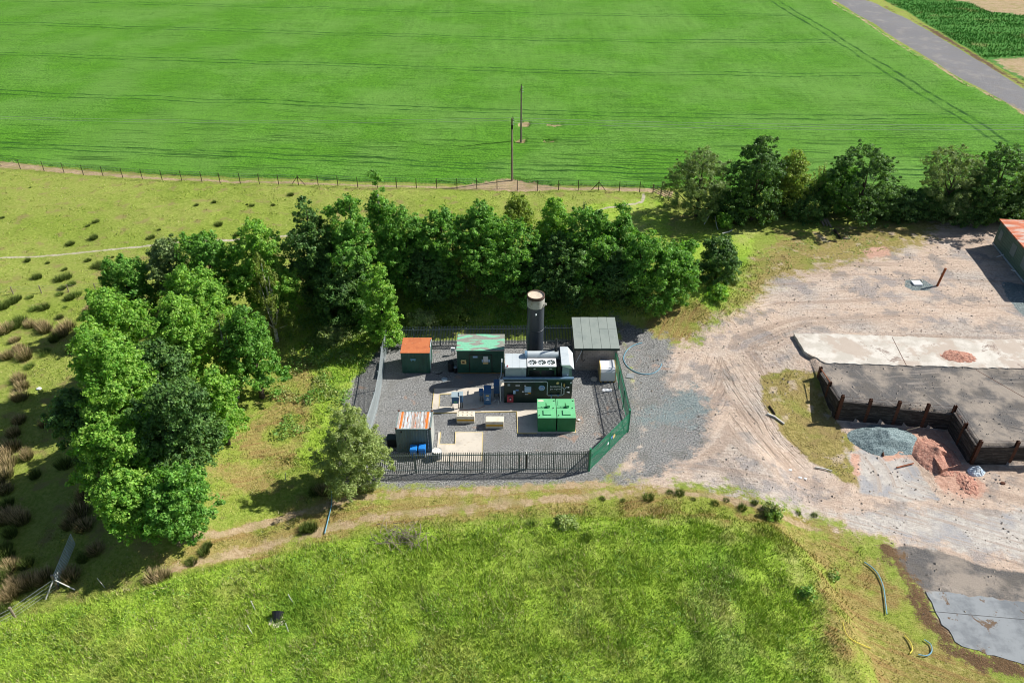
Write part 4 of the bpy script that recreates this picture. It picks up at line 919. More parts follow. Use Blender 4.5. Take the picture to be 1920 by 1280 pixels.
# right hand hood on a column
hd = MB(); HZ = 4.15; A0 = [(4.50, 57.55), (5.15, 57.55), (5.1, 59.95), (4.42, 59.95)]
hd.add([(4.46, 57.5, HZ), (5.22, 57.5, HZ), (5.12, 60.0, HZ + .25), (4.42, 60.0, HZ + .25), (4.46, 57.5, HZ - .10), (5.62, 57.62, HZ - .55), (5.62, 59.85, HZ - .35), (4.42, 60.0, HZ - .1), (5.22, 57.5, HZ - .38), (5.5, 59.9, HZ - .1)],
       [(0, 1, 2, 3), (1, 5, 6, 2), (0, 4, 8, 1), (1, 8, 5), (3, 2, 6, 7), (0, 3, 7, 4), (4, 7, 6, 5, 8)])
hd.build('outlet_hood', M['silver'], t)
MB().box(4.56, 5.18, 57.6, 59.5, h + .002, HZ - .1).build('outlet_duct', M['kioskgrey'], t); MB().box(4.98, 5.1, 57.57, 57.598, 2.9, 3.05).build('duct_plate', M['white'], t)
bk = MB(); bk.box(4.1, 4.4, 57.8, 59.0, h + .002, 3.7); bk.tube([(4.2, 57.7, 2.8), (4.2, 57.7, 3.9), (4.3, 58.2, 3.9)], .05, 6); bk.build('pipe_rack', M['black'], t)
# pipes along the front edge
MB().tube([(x0 - .12, y0 + .06, h + .13), (5.6, y0 + .06, h + .13)], .13, 14).build('header_pipe', M['blued'], t, smooth=True)
MB().tube([(x0 - .25, y0 - .12, h - .12), (3.1, y0 - .12, h - .10), (3.22, y0 - .12, h - .2), (3.22, y0 - .12, 1.1), (3.32, y0 - .12, .98), (4.55, y0 - .12, 1.0), (4.75, y0 - .12, 1.15), (4.75, y0 - .12, 1.5)], .045, 8).build('gas_pipe', M['galv'], t, smooth=True)
MB().tube([(4.5, y0 - .1, 2.4), (4.5, y0 - .1, 1.1)], .035, 8).build('gas_pipe', M['galv'], t)
MB().tube([(4.75, y0 - .12, 2.35), (4.75, y0 - .12, 2.0)], .07, 8).build('valve', M['copper'], t)
vl = MB(); vl.tube([(4.6, y0 - .12, 1.95), (4.75, y0 - .12, 1.7), (4.95, y0 - .12, 1.95), (5.2, y0 - .12, 1.9)], .05, 6); vl.tube([(4.75, y0 - .12, 1.7), (4.75, y0 - .12, 1.2)], .04, 6); vl.tube([(5.0, y0 - .12, 1.4), (5.25, y0 - .12, 1.3)], .05, 6)
vl.build('valve_set', M['galv'], t)
fl_ = MB()
for xx in (3.55, 4.15): fl_.tube([(xx, y0 - .12, .98), (xx + .14, y0 - .12, .98)], .11, 10)
fl_.tube([(3.6, y0 - .12, .98), (3.6, y0 - .12, .3)], .06, 8); fl_.build('flange', M['blued'], t)
MB().tube([(-.95, 60.0, 3.0), (-.95, 58.6, 3.0), (-1.0, 57.9, 2.6), (-1.15, 57.6, 2.5), (-1.1, 57.3, 2.45), (-1.05, 57.15, .2)], .05, 8).build('downpipe', M['galv'], t, smooth=True)
MB().tube([(-1.1, 57.1, 2.75), (-.8, 57.12, 2.75)], .09, 8).build('pipe_cap', M['white'], t)
# lettering, emblem and notices on the long front
lg = MB(); ring = []
lg.tube([(2.72, y0 - .03, 1.78), (2.72, y0 - .045, 1.78)], .29, 32); e_ = lg.build('emblem', M['logo'], t)
MB().tube([(2.72, y0 - .046, 1.78), (2.72, y0 - .055, 1.78)], .235, 32).build('emblem_disc', M['bluesign'], e_)
cv = MB(); cv.tube([(2.72 + .2 * math.cos(a), y0 - .062, 1.78 + .2 * math.sin(a)) for a in np.linspace(0, 2 * math.pi, 33)], .012, 4); cv.build('emblem_ring', M['white'], e_)
M['whiteink'] = paint('white_ink', (.75, .75, .75), (.72, .72, .72), .6, .2)
text('GE', .25, (2.72, y0 - .07, 1.78), t, M['whiteink'])
text('Jenbacher', .26, (3.48, y0 - .03, 1.95), t, M['whiteink'], align='LEFT'); text('gas engines', .22, (3.48, y0 - .03, 1.66), t, M['whiteink'], align='LEFT')
for a_, b_, z0_, z1_, m_ in [(1.15, 1.75, 1.3, 1.92, 'logo'), (1.12, 1.28, 2.0, 2.1, 'white'), (1.5, 1.78, 2.02, 2.12, 'pgreen'), (.32, .72, 2.03, 2.12, 'white'), (.1, .32, 1.1, 1.5, 'logo'), (.34, .6, 1.45, 1.6, 'bluesign'), (-.4, -.17, 2.02, 2.25, 'kioskgrey'),
                             (1.45, 1.72, 1.12, 1.27, 'yellow'), (1.2, 1.5, 1.02, 1.09, 'white'), (.92, 1.08, 1.3, 1.42, 'white'), (5.28, 5.42, 2.3, 2.46, 'white')]:
    MB().box(a_, b_, y0 - .052, y0 - .038, z0_, z1_).build('notice', M[m_], t)
ln = MB()
for z_ in (1.45, 1.6, 1.75): ln.box(1.18, 1.72, y0 - .058, y0 - .053, z_, z_ + .03)
ln.build('notice_lines', M['kioskgrey'], t)
MB().tube([(4.15, y0 - .03, 2.34), (4.15, y0 - .05, 2.34)], .13, 16).build('notice', M['cream'], t)
bx = MB(); bx.box(-.45, .12, 56.9, y0 - .05, .35, 1.05); rb = bx.build('fire_point_box', M['red'], t, bevel=.015)
MB().box(-.28, -.03, 56.88, 56.897, .78, .88).build('box_window', M['black'], rb); MB().tube([(-.15, 56.87, .68), (-.15, 56.895, .68)], .07, 10).build('box_emblem', M['white'], rb)

# two green tanks
for k, (xa, xb, lab) in enumerate(((2.27, 3.87, 'left green oil tank with a rust mark on its pale green lid'), (3.97, 5.56, 'right one of the two green oil tanks, beside the gravel and the fence shadow'))):
    t = thing('oil_tank', ((xa + xb) / 2, 53.15, .06), lab, 'tank', 'green oil tanks'); ya, yb, zt = 53.16, 55.75, 1.62
    MB().box(xa, xb, ya, yb, .061, zt).build('body', M['tank'], t, bevel=.02)
    tp = MB(); tp.box(xa - .02, xb + .02, ya - .02, yb + .02, zt + .002, zt + .035); tp.build('lid', M['tanktop'], t)
    c = xa + .5; MB().box(c, c + .68, ya + .35, ya + 1.0, zt + .037, zt + .13).build('hatch', M['tanktop'], t)
    cp = MB(); cp.box(c + .35, c + .6, ya + 1.35, ya + 1.6, zt + .037, zt + .3); cp.build('vent_box', M['tanktop'], t)
    vp = MB(); vp.tube([(c + .25, ya + 1.5, zt + .04), (c + .25, ya + 1.5, zt + .38), (c + .25, ya + 1.62, zt + .42)], .045, 8); vp.box(xa + .02, c + .3, ya + 1.34, ya + 1.38, zt + .037, zt + .08); vp.build('vent_pipe', M['tank'], t)
    sm_ = MB(); [sm_.tube([(p, q, zt + .036), (p, q, zt + .1)], .05, 8) for p, q in ((xb - .22, ya + 1.3), (xa + .12, ya + .3), (xb - .1, ya + 2.3))]; sm_.build('filler_cap', M['black'], t)
    if k == 0: MB().prism([(xa + .15 + .28 * math.cos(a) + .15, yb - .25 + .14 * math.sin(a)) for a in np.linspace(0, 6.0, 14)], zt + .036, zt + .041).build('rust_mark', M['block'], t)
    else:
        MB().box(xa + .1, xa + .78, ya + 1.65, yb - .15, zt + .036, zt + .06).build('hatch', M['tanktop'], t); MB().box(xb + .021, xb + .03, ya + .02, yb - .02, .1, zt - .02).build('sunlit_side_tint', M['yellow'], t)  # thin yellow sheet paints the sunlight on the tank's right side
# white yellow sided tank by the fence
t = thing('fuel_cabinet', (9.1, 60.3, 0), 'white cabinet with yellow sides beside the green fence', 'cabinet')
x0, x1 = 8.38, 9.9; prof = [(60.3, .15), (60.3, 1.15), (60.45, 1.42), (60.7, 1.55), (61.75, 1.6), (61.85, 1.5), (61.85, .15)]
b = MB(); n = len(prof); b.add([(x0 + .08, y_, z_) for y_, z_ in prof] + [(x1 - .08, y_, z_) for y_, z_ in prof], [(i, (i + 1) % n, n + (i + 1) % n, n + i) for i in range(n)]); b.build('shell', M['white'], t)
for xa, xb in ((x0, x0 + .078), (x1 - .078, x1)):
    b = MB(); b.add([(xa, y_ * 1, z_ + .01) for y_, z_ in prof] + [(xb, y_, z_ + .01) for y_, z_ in prof], [tuple(range(n)), tuple(range(2 * n - 1, n - 1, -1))] + [(i, n + i, n + (i + 1) % n, (i + 1) % n) for i in range(n)]); b.build('side_panel', M['cream'], t)
b = MB()
for i in range(4): b.box(x0 + .05 + i * .42, x0 + .25 + i * .42, 60.35, 61.8, 0, .149)
b.build('skid', M['yellow'], t)
# pale discs and small slabs on the gravel
for loc, r_, lab, mm in (((7.9, 60.8), .33, 'round pale drain cover beside the white cabinet', 'conc'), ((-6.5, 60.75), .3, 'round blue grey drain cover in the shade by the camouflage cabin', 'kioskgrey')):
    MB().tube([(loc[0], loc[1], 0), (loc[0], loc[1], .05)], r_, 24).build('drain_cover', M[mm], loc=(loc[0], loc[1], 0), label=lab, cat='drain cover')
MB().prism([(11.0, 61.0), (11.7, 60.85), (11.85, 61.5), (11.15, 61.65)], 0, .07).build('inspection_cover', M['slabgrey'], loc=(11.4, 61.2, 0), label='square grey inspection cover inside the loop of blue hose', cat='inspection cover')
MB().prism([(8.5, 58.9), (9.4, 58.85), (9.45, 59.2), (8.6, 59.3)], .0, .06).build('paving_slab', M['white'], loc=(9, 59, 0), label='white slab lying in front of the white cabinet', cat='slab')
MB().prism([(5.9, 54.65), (6.12, 54.62), (6.14, 54.8), (5.92, 54.83)], .062, .12).build('paper_scrap', M['white'], loc=(6, 54.7, 0.06), label='small white scrap on the gravel right of the green tanks', cat='litter')

# concrete blocks
for k, (x_, y_, lab) in enumerate(((-4.15, 54.34, 'concrete block with yellow band and eight studs on top'), (-1.54, 53.63, 'plain topped concrete block with yellow band'))):
    t = thing('concrete_block', (x_, y_, 0), lab, 'block', 'concrete blocks on the compound gravel')
    MB().box(x_ - .8, x_ + .8, y_, y_ + .78, 0, .79).build('body', M['block'], t, bevel=.03)
    MB().box(x_ - .75, x_ + .75, y_ - .006, y_ + .002, .27, .47).build('stripe', M['yellow'], t)
    if k == 0:
        s_ = MB()
        for i in range(4):
            for j in range(2): s_.tube([(x_ - .6 + i * .4, y_ + .2 + j * .38, .79), (x_ - .6 + i * .4, y_ + .2 + j * .38, .86)], .075, 10, .05)
        s_.build('studs', M['block'], t)
# kiosks
def kiosk(name, label, x_, y_, w_, d_, h_, z0, mat, top, legs=True, cat='kiosk'):
    t = thing(name, (x_, y_, .06), label, cat)
    MB().box(x_ - w_ / 2, x_ + w_ / 2, y_, y_ + d_, z0, z0 + h_).build('cabinet', M[mat], t, bevel=.01)
    r = MB(); r.add([(x_ - w_ / 2 - .04, y_ - .05, z0 + h_ + .01), (x_ + w_ / 2 + .04, y_ - .05, z0 + h_ + .01), (x_ + w_ / 2 + .04, y_ + d_ + .03, z0 + h_ + .12), (x_ - w_ / 2 - .04, y_ + d_ + .03, z0 + h_ + .12),
            (x_ - w_ / 2 - .04, y_ - .05, z0 + h_ + .05), (x_ + w_ / 2 + .04, y_ - .05, z0 + h_ + .05), (x_ + w_ / 2 + .04, y_ + d_ + .03, z0 + h_ + .16), (x_ - w_ / 2 - .04, y_ + d_ + .03, z0 + h_ + .16)],
            [(0, 3, 2, 1), (4, 5, 6, 7), (0, 1, 5, 4), (1, 2, 6, 5), (2, 3, 7, 6), (3, 0, 4, 7)]); r.build('roof', M[top], t)
    if legs:
        for sx_ in (-1, 1): 
            l_ = MB(); l_.box(x_ + sx_ * (w_ / 2 - .06) - .03, x_ + sx_ * (w_ / 2 - .06) + .03, y_ + .1, y_ + .16, .06, z0); l_.build('leg', M['black'], t)
    return t
t = kiosk('blue_kiosk', 'dark blue instrument kiosk with two notices, tallest of the pair left of the generator', -2.25, 56.85, .62, 1.1, 1.25, .10, 'kiosk', 'kiosk', False)
MB().box(-2.42, -2.08, 56.82, 56.838, .62, .68).build('notice', M['white'], t); MB().box(-2.33, -2.15, 56.82, 56.838, .78, .92).build('notice', M['logo'], t); MB().box(-2.4, -2.1, 56.82, 56.838, 1.1, 1.22).build('notice', M['cream'], t)
t = kiosk('blue_kiosk', 'blue grey kiosk on legs between the tall blue kiosk and the generator', -1.42, 57.9, .5, .8, .9, .55, 'kiosk', 'kiosk')
t = kiosk('junction_box', 'small blue box on a post just left of the tall blue kiosk', -2.85, 57.3, .3, .35, .45, .75, 'kiosk', 'kiosk', cat='box')
t = kiosk('meter_cabinet', 'pale topped meter cabinet on legs at the left corner of the concrete pad', -5.15, 56.2, .62, .55, .75, .75, 'kiosk', 'kioskgrey'); MB().box(-5.28, -5.0, 56.18, 56.198, .85, 1.02).build('notice', M['tanktop'], t)
t = kiosk('meter_cabinet', 'narrow grey cabinet on a post touching the pale topped meter cabinet', -4.62, 56.3, .28, .4, .8, .8, 'kiosk', 'kioskgrey')
for k, (pts, mm, lab) in enumerate([([(-4.9, 56.0, .08), (-4.2, 56.1, .08), (-3.0, 56.35, .08), (-2.5, 56.7, .08)], 'rustpost', 'reddish cable running across the pad between the meter cabinet and blue kiosk'),
          ([(-1.95, 57.0, .1), (-1.5, 57.2, .4), (-1.25, 56.9, .5), (-1.3, 56.6, .12), (-1.7, 56.5, .08), (-2.1, 56.6, .08)], 'galv', 'looped grey cable at the foot of the tall blue kiosk')]):
    MB().tube(pts, .018, 6).build('cable', M[mm], loc=pts[0], smooth=True, label=lab, cat='cable')
# streaked container
t = thing('shipping_container', (-8.3, 50.55, 0), 'short grey corrugated container with rust streaked white roof', 'container')
x0, x1, y0, y1, h = -9.82, -6.84, 50.6, 53.0, 2.58
b = MB(); b.box(x0 + .06, x1 - .06, y0 + .06, y1 - .06, .05, h - .1)
corr(b, (x0 + .12, y0 + .03), (x1 - .35, y0 + .03), .15, h - .12, .035, .22, .02); corr(b, (x1 - .03, y0 + .15), (x1 - .03, y1 - .15), .15, h - .12, .035, .22, .02)
corr(b, (x0 + .03, y1 - .15), (x0 + .03, y0 + .15), .15, h - .12, .035, .22, .02); b.build('wall', M['cont'], t)
f_ = MB()
for xx in (x0, x1 - .12):
    for yy in (y0, y1 - .12): f_.box(xx, xx + .12, yy, yy + .12, .0, h)
for yy in (y0, y1 - .1): f_.box(x0 + .121, x1 - .121, yy, yy + .1, h - .12, h); f_.box(x0 + .121, x1 - .121, yy, yy + .1, .0, .14)
for xx in (x0, x1 - .1): f_.box(xx, xx + .1, y0 + .121, y1 - .121, h - .12, h); f_.box(xx, xx + .1, y0 + .121, y1 - .121, 0, .14)
f_.build('frame', M['cont'], t)
r_ = MB(); k = 10
for i in range(k):
    xa = x0 + .1 + (x1 - x0 - .2) * i / k; wd = (x1 - x0 - .2) / k; r_.box(xa + .001, xa + wd * .55, y0 + .1, y1 - .1, h - .1, h - .008); r_.box(xa + wd * .55 + .001, xa + wd, y0 + .1, y1 - .1, h - .1, h - .035)
r_.build('roof', M['streakroof'], t)
MB().box(x1 + .002, x1 + .02, y0 + .1, y1 - .1, .2, h - .15).build('side_cladding', M['whitew'], t)
for i in range(1): 
    d_ = MB()
    for j in range(14): d_.box(x1 - .30, x1 - .24, y0 - .02, y0 + .0, .25 + j * .16, .33 + j * .16)
    d_.build('door_seal', M['white'], t)
cc = MB()
for xx in (x0 - .02, x1 - .14):
    for yy in (y0 - .02, y1 - .12): cc.box(xx, xx + .16, yy, yy + .16, h + .002, h + .06)
cc.build('corner_casting', M['darkrust'], t)
MB().tube([(-9.3, y0 - .02, 2.3), (-9.3, y0 - .06, 2.3)], .07, 8).build('vent', M['black'], t)
# bins and drums around it
def wbin(x_, y_, lab, group):
    t = thing('wheelie_bin', (x_, y_, 0), lab, 'bin', group); b = MB()
    b.add([(x_ - .22, y_ - .24, .06), (x_ + .22, y_ - .24, .06), (x_ + .22, y_ + .24, .06), (x_ - .22, y_ + .24, .06), (x_ - .29, y_ - .33, .95), (x_ + .29, y_ - .33, .95), (x_ + .29, y_ + .33, .95), (x_ - .29, y_ + .33, .95)],
          [(0, 3, 2, 1), (4, 5, 6, 7), (0, 1, 5, 4), (1, 2, 6, 5), (2, 3, 7, 6), (3, 0, 4, 7)]); b.build('body', M['bluebin'], t)
    l = MB(); l.add([(x_ - .31, y_ - .36, .96), (x_ + .31, y_ - .36, .96), (x_ + .31, y_ + .36, 1.0), (x_ - .31, y_ + .36, 1.0), (x_ - .26, y_ - .3, 1.06), (x_ + .26, y_ - .3, 1.06), (x_ + .26, y_ + .3, 1.09), (x_ - .26, y_ + .3, 1.09)],
          [(0, 3, 2, 1), (4, 5, 6, 7), (0, 1, 5, 4), (1, 2, 6, 5), (2, 3, 7, 6), (3, 0, 4, 7)]); l.build('lid', M['bluebin'], t)
    for s in (-1, 1): MB().tube([(x_ + s * .2, y_ + .27, .1), (x_ + s * .26, y_ + .27, .1)], .1, 10).build('wheel', M['black'], t)
wbin(-8.33, 50.05, 'left bright blue wheelie bin in front of the streaked container', 'blue bins'); wbin(-7.62, 50.15, 'right bright blue wheelie bin in front of the streaked container', 'blue bins')
def drum(name, x_, y_, r, h, mat, lab, cat, lid=None):
    t = thing(name, (x_, y_, 0), lab, cat); lathe([(r * .96, 0), (r, .03), (r, h * .33), (r * 1.03, h * .34), (r, h * .36), (r, h * .66), (r * 1.03, h * .67), (r, h * .69), (r, h)], x_, y_, 24).build('shell', M[mat], t, smooth=True)
    lathe([(r, h + .001), (r * .96, h + .03), (r * .9, h), (.001, h)], x_, y_, 24).build('lid', M[lid or mat], t, smooth=True)
drum('drum', -6.35, 49.9, .42, .8, 'slabgrey', 'grey round drum at the right corner of the streaked container', 'drum', 'whitew')
drum('barrel', -5.95, 62.2, .3, .95, 'black', 'tall black barrel left of the camouflage roofed cabin', 'barrel'); drum('barrel', -5.5, 61.9, .17, .6, 'black', 'small black canister next to the tall black barrel', 'barrel', 'kioskgrey')
t = thing('crate', (-10.3, 51.4, 0), 'dark square bin against the left side of the streaked container', 'bin'); MB().box(-10.75, -10.0, 51.2, 51.9, 0, .85).build('body', M['black'], t, bevel=.02); MB().box(-10.78, -9.97, 51.17, 51.93, .852, .9).build('lid', M['genpaint'], t)
t = thing('cable_box', (-5.8, 64.9, 0), 'small white box on legs behind the camouflage cabin end', 'box'); MB().box(-6.1, -5.7, 64.7, 64.9, .5, .85).build('body', M['white'], t)
for s in (-6.05, -5.8): MB().box(s, s + .06, 64.75, 64.81, 0, .498).build('leg', M['black'], t)
b = MB(); b.tube([(-7.4, 61.6, .02), (-7.1, 61.5, .08), (-6.8, 61.8, .05)], .05, 6); b.build('pipe_offcut', M['black'], loc=(-7.1, 61.6, 0), label='black pipe offcut on the gravel by the orange roofed store', cat='pipe')
for k, (q, sz_) in enumerate(((-8.3, 61.45), (-7.75, 61.5), (-7.3, 61.9))[:0]): pass

# -------- utility poles and wires
def upole(x_, y_, h, lab, strain):
    z = Tz(x_, y_); t = thing('utility_pole', (x_, y_, z), lab, 'pole', 'wooden utility poles')
    MB().tube([(x_, y_, z - .3), (x_, y_, z + h)], .17, 10, .11).build('shaft', M['wood'], t, smooth=True)
    b = MB()
    if strain: b.box(x_ - .14, x_ + .14, y_ - .2, y_ - .12, z + h - 1.5, z + h - .9); b.tube([(x_ - .16, y_, z + h - .7), (x_ + .2, y_, z + h - .3), (x_ + .1, y_, z + h + .35)], .045, 6)
    else: b.tube([(x_ - .3, y_, z + h - .9), (x_ - .05, y_, z + h - .35)], .05, 6); b.tube([(x_, y_, z + h), (x_ - .05, y_, z + h + .3)], .05, 6)
    b.build('bracket', M['black'], t)
    i_ = MB()
    for k in range(3): i_.tube([(x_ + .15, y_, z + h - .2 - k * .35), (x_ + .3, y_, z + h - .2 - k * .35)], .06, 8)
    i_.build('insulator', M['galv'], t); return z
zA = upole(0, 107.9, 9.2, 'nearer wooden utility pole standing on the fence line', True); zB = upole(1.45, 122.7, 9.0, 'farther wooden utility pole in the crop field', False)
def sag(a, b, s, n=18): return [Vector(a).lerp(Vector(b), i / n) - Vector((0, 0, s * 4 * (i / n) * (1 - i / n))) for i in range(n + 1)]
M['wire'] = paint('line_wire', (.30, .34, .32), (.28, .32, .30), .4, .5)
for k in range(3):
    er = G(2500, 221 + k * 5, 8.4); el_ = G(-500, 196 + k * 4, 8.4)
    MB().tube(sag((.25, 107.9, 9.1 - k * .35), (er[0], er[1], 8.4), 1.0), .016, 4).build('power_line', M['wire'], loc=(0, 107.9, 9), label='thin overhead wire running right from the nearer pole over the crop', cat='wire', group='overhead wires to the right')
    if k < 2: MB().tube(sag((.25, 107.9, 9.1 - k * .35), (el_[0], el_[1], 8.4), 1.2), .014, 4).build('power_line', M['wire'], loc=(0, 107.9, 9), label='thin overhead wire running left from the nearer pole over the crop', cat='wire', group='overhead wires to the left')
# -------- field fence
fp = [(-8, 311), (39, 316), (83, 319), (120, 321), (156, 324), (193, 327), (230, 330), (267, 333), (304, 335), (341, 337), (379, 339.5), (413, 341), (451, 343), (487, 345), (523, 345.5), (560, 346), (597, 347), (634, 348),
      (671, 350), (708, 351), (744, 352), (781, 352), (819, 352), (857, 351.5), (894, 352.5), (932, 353), (970, 355), (1008, 356), (1047, 357), (1084, 357), (1122, 358), (1161, 358), (1199, 359), (1240, 360)]
P3 = [(*G(u, v + 2), 0) for u, v in fp]; P3 = [(a, b, Tz(a, b)) for a, b, _ in P3]
t = thing('wire_fence', P3[0], 'long wire stock fence with thin dark posts along the edge of the crop field', 'fence'); wr = MB()
for i, p in enumerate(P3):
    pb = MB(); pb.tube([(p[0], p[1], p[2] - .2), (p[0], p[1], p[2] + 1.55)], .05, 6)
    if i in (0, 15, 30): 
        for s in (-1, 1): pb.tube([(p[0], p[1], p[2] + 1.3), (p[0] + s * 1.0, p[1] - s * .1, p[2])], .04, 6)
    pb.build('post', M['wooddark'], t)
for z_ in (.15, .4, .65, .9, 1.2, 1.5): wr.tube([(p[0], p[1], p[2] + z_) for p in P3], .011, 3, cap=False)
wr.build('wire', M['galvdark'], t)
P4 = [Gt(u, v) for u, v in [(-30, 552), (25, 551), (78, 549), (129, 547), (180, 545), (232, 544)]]
t = thing('wire_fence', P4[0], 'low wire fence with pale short posts crossing the rushy pasture at the left edge', 'fence')
for p in P4:
    MB().tube([(p[0], p[1], p[2] - .2), (p[0], p[1], p[2] + .95)], .06, 6).build('post', M['wood'], t)
wr = MB(); [wr.tube([(p[0], p[1], p[2] + z_) for p in P4], .008, 3, cap=False) for z_ in (.3, .6, .88)]; wr.build('wire', M['galvdark'], t)
# wooden rail fence by the hedge
a, b = Gt(1224, 362), Gt(1268, 384); t = thing('rail_fence', a, 'short weathered wooden rail fence at the left end of the far hedge', 'fence')
for k in range(4):
    q = Vector(a).lerp(Vector(b), k / 3); MB().box(q.x - .06, q.x + .06, q.y - .06, q.y + .06, q.z - .2, q.z + 1.35).build('post', M['wood'], t)
for k in range(4):
    MB().tube([(a[0], a[1] - .08, a[2] + .3 + .3 * k), (b[0], b[1] - .08, b[2] + .3 + .3 * k)], .05, 4).build('rail', M['wood'], t)

# -------- field gate, bottom left
Ng, Fg = Vector(Gt(110, 1100)), Vector(Gt(142, 1022)); t = thing('field_gate', Ng, 'galvanised barred field gate standing open at the lower left', 'gate')
dg = (Fg - Ng); up = Vector((0, 0, 1)); b = MB()
for z_ in (.15, .33, .5, .67, .84, 1.02, 1.2): b.tube([Ng + up * z_, Fg + up * z_], .024, 6)
b.build('bars', M['galv'], t)
for f_ in (0.0, .33, .66, 1.0): MB().tube([Ng + dg * f_ + up * .13, Ng + dg * f_ + up * 1.22], .03, 6).build('upright', M['galv'], t)
p = Ng - dg.normalized() * .12
MB().tube([p - up * .2, p + up * 1.45], .09, 8).build('gate_post', M['wood'], t, smooth=True)
for q in (Gt(86, 1124), Gt(141, 1106)): MB().tube([p + up * 1.0, Vector(q) + up * .05], .05, 6).build('strut', M['whitew'], t)
W_ = [p + up * 1.0] + [Vector(Gt(u, v)) + up * 1.0 for u, v in [(29, 1158), (-60, 1205)]]
t2 = thing('wire_fence', W_[1] - up, 'wire fence leading left from the open field gate', 'fence')
for q in W_[1:]: MB().tube([q - up * 1.2, q + up * .15], .09, 7).build('post', M['wood'], t2)
b = MB(); [b.tube([q - up * z_ for q in W_], .01, 3, cap=False) for z_ in (0, .3, .6, .85)]; b.build('wire', M['galv'], t2)
for (u, v, h, lean, lab) in [(197, 1101, 1.0, -.25, 'pale leaning stake right of the open field gate'), (478, 1142, .9, -.1, 'upper left pale stake beside the dark animal hole'), (473, 1187, .9, -.15, 'lower left pale stake beside the dark animal hole'), (550, 1130, .9, -.2, 'upper right pale stake beside the dark animal hole'),
                             (541, 1184, .9, -.05, 'lower right pale stake beside the dark animal hole'), (534, 900, .8, .2, 'thin pale stick on the slope left of the pale willow shrub'), (168, 905, .9, -.2, 'thin stake in the tree shadow near the light green small tree'), (1225, 652, .8, 0, 'thin grey marker post in the grass by the gravel right of the hut')]:
    q = Vector(Gt(u, v)); MB().tube([q - up * .1, q + Vector((lean, 0, h))], .03, 5).build('stake', M['whitew'], loc=q, label=lab, cat='stake')

# -------- yard on the right
def wallbays(t, pts, zb, tops, base_off=0.):
    pass
t = thing('retaining_wall', (WB[0], WB[1], -1.1), 'black timber sleeper retaining wall with rusty steel posts stepping along the yard platform', 'wall')
runs = [(WA, WB, [1.0, 1.0]), (WB, WC, [1.0, .95, .72, .72]), (WC, WD, [.9, .92]), (WD, (52.2, 50.3), [.95, .95, .95, .95])]
def hpost(p, z0, z1, d):
    b = MB(); n = Vector((-d.y, d.x)); r = .14
    for s in (-1, 1):
        c = Vector(p) + n * s * .1; q = [c - d * r - n * .012, c + d * r - n * .012, c + d * r + n * .012, c - d * r + n * .012]; b.prism([(k.x, k.y) for k in q], z0, z1)
    c = Vector(p); q = [c - d * .012 - n * .087, c + d * .012 - n * .087, c + d * .012 + n * .087, c - d * .012 + n * .087]; b.prism([(k.x, k.y) for k in q], z0, z1)
    b.build('post', M['darkrust'], t)
for ri, (a, b_, tops) in enumerate(runs):
    a = Vector(a); b_ = Vector(b_); d = (b_ - a).normalized(); n = Vector((-d.y, d.x)); k = len(tops)
    for i, tp in enumerate(tops):
        p, q = a.lerp(b_, i / k), a.lerp(b_, (i + 1) / k); mb = MB(); z = -1.4; j = 0
        while z < tp - .05:
            z1 = min(z + .27, tp); o_ = random.uniform(-.02, .02)
            mb.obox(p + d * .02, q - d * .02, .09, z + .012, z1, -.16 + o_); z = z1; j += 1
        mb.build('panel', M['sleeper'], t)
        hp = (1.55 if ri != 1 else 1.6) + random.uniform(-.1, .1)
        hpost(p - n * .16, -1.4, hp + (.15 if ri == 1 and i == 0 else 0), d)
    mb = MB(); 
    if ri in (1, 2, 3): mb.tube([(a.x, a.y, 1.45), (b_.x, b_.y, 1.42)], .015, 4); mb.tube([(a.x, a.y, 1.15), (b_.x, b_.y, 1.12)], .012, 4); mb.build('guard_wire', M['darkrust'], t)
MB().tube([(29.3, 60.4, 1.5), (29.6, 58.6, 1.35)], .05, 6).build('guard_rail', M['rustpost'], t)
# concrete strip
def wob(poly, amp, step=.5, seed=1):
    r = random.Random(seed); out = []
    for i in range(len(poly)):
        a, b = Vector(poly[i]), Vector(poly[(i + 1) % len(poly)]); L = (b - a).length; n = max(1, int(L / step)); d = (b - a) / L; nn = Vector((-d.y, d.x))
        for k in range(n): q = a + d * (k * L / n) + nn * (r.uniform(-amp, amp) if k else 0); out.append((q.x, q.y))
    return out
slab('concrete_strip', wob([(28.85, 67.3), (28.95, 64.2), (30.4, 62.2), (36, 61.9), (45.3, 61.4), (60, 61.2), (75, 61.2), (75, 66), (60, 66.1), (46.3, 66.2), (38, 66.9)], .1, .45, 3), -.2, .92, M['slab'])
slab('concrete_apron', wob(GT([(1735, 1108), (1920, 1129), (2300, 1160), (2300, 1290), (1920, 1246), (1850, 1228), (1790, 1203), (1755, 1150)]), .14, .4, 5), -1.8, -1.02, M['slabgrey2'])
for k, (xa, xb) in enumerate(((38.6, 38.1), (53.5, 53))): MB().obox((xa, 66.6), (xb, 61.75), .03, .9, .926).build('joint_line', M['darkrust'], kind='structure')
MB().obox((44.6, 61.2), (49.5, 52.6), .03, .8, .828).build('joint_line', M['darkrust'], kind='structure')
MB().obox(G(1742, 1145, -1.02), G(2050, 1172, -1.02), .02, -1.1, -1.012).build('joint_line', M['black'], kind='structure')
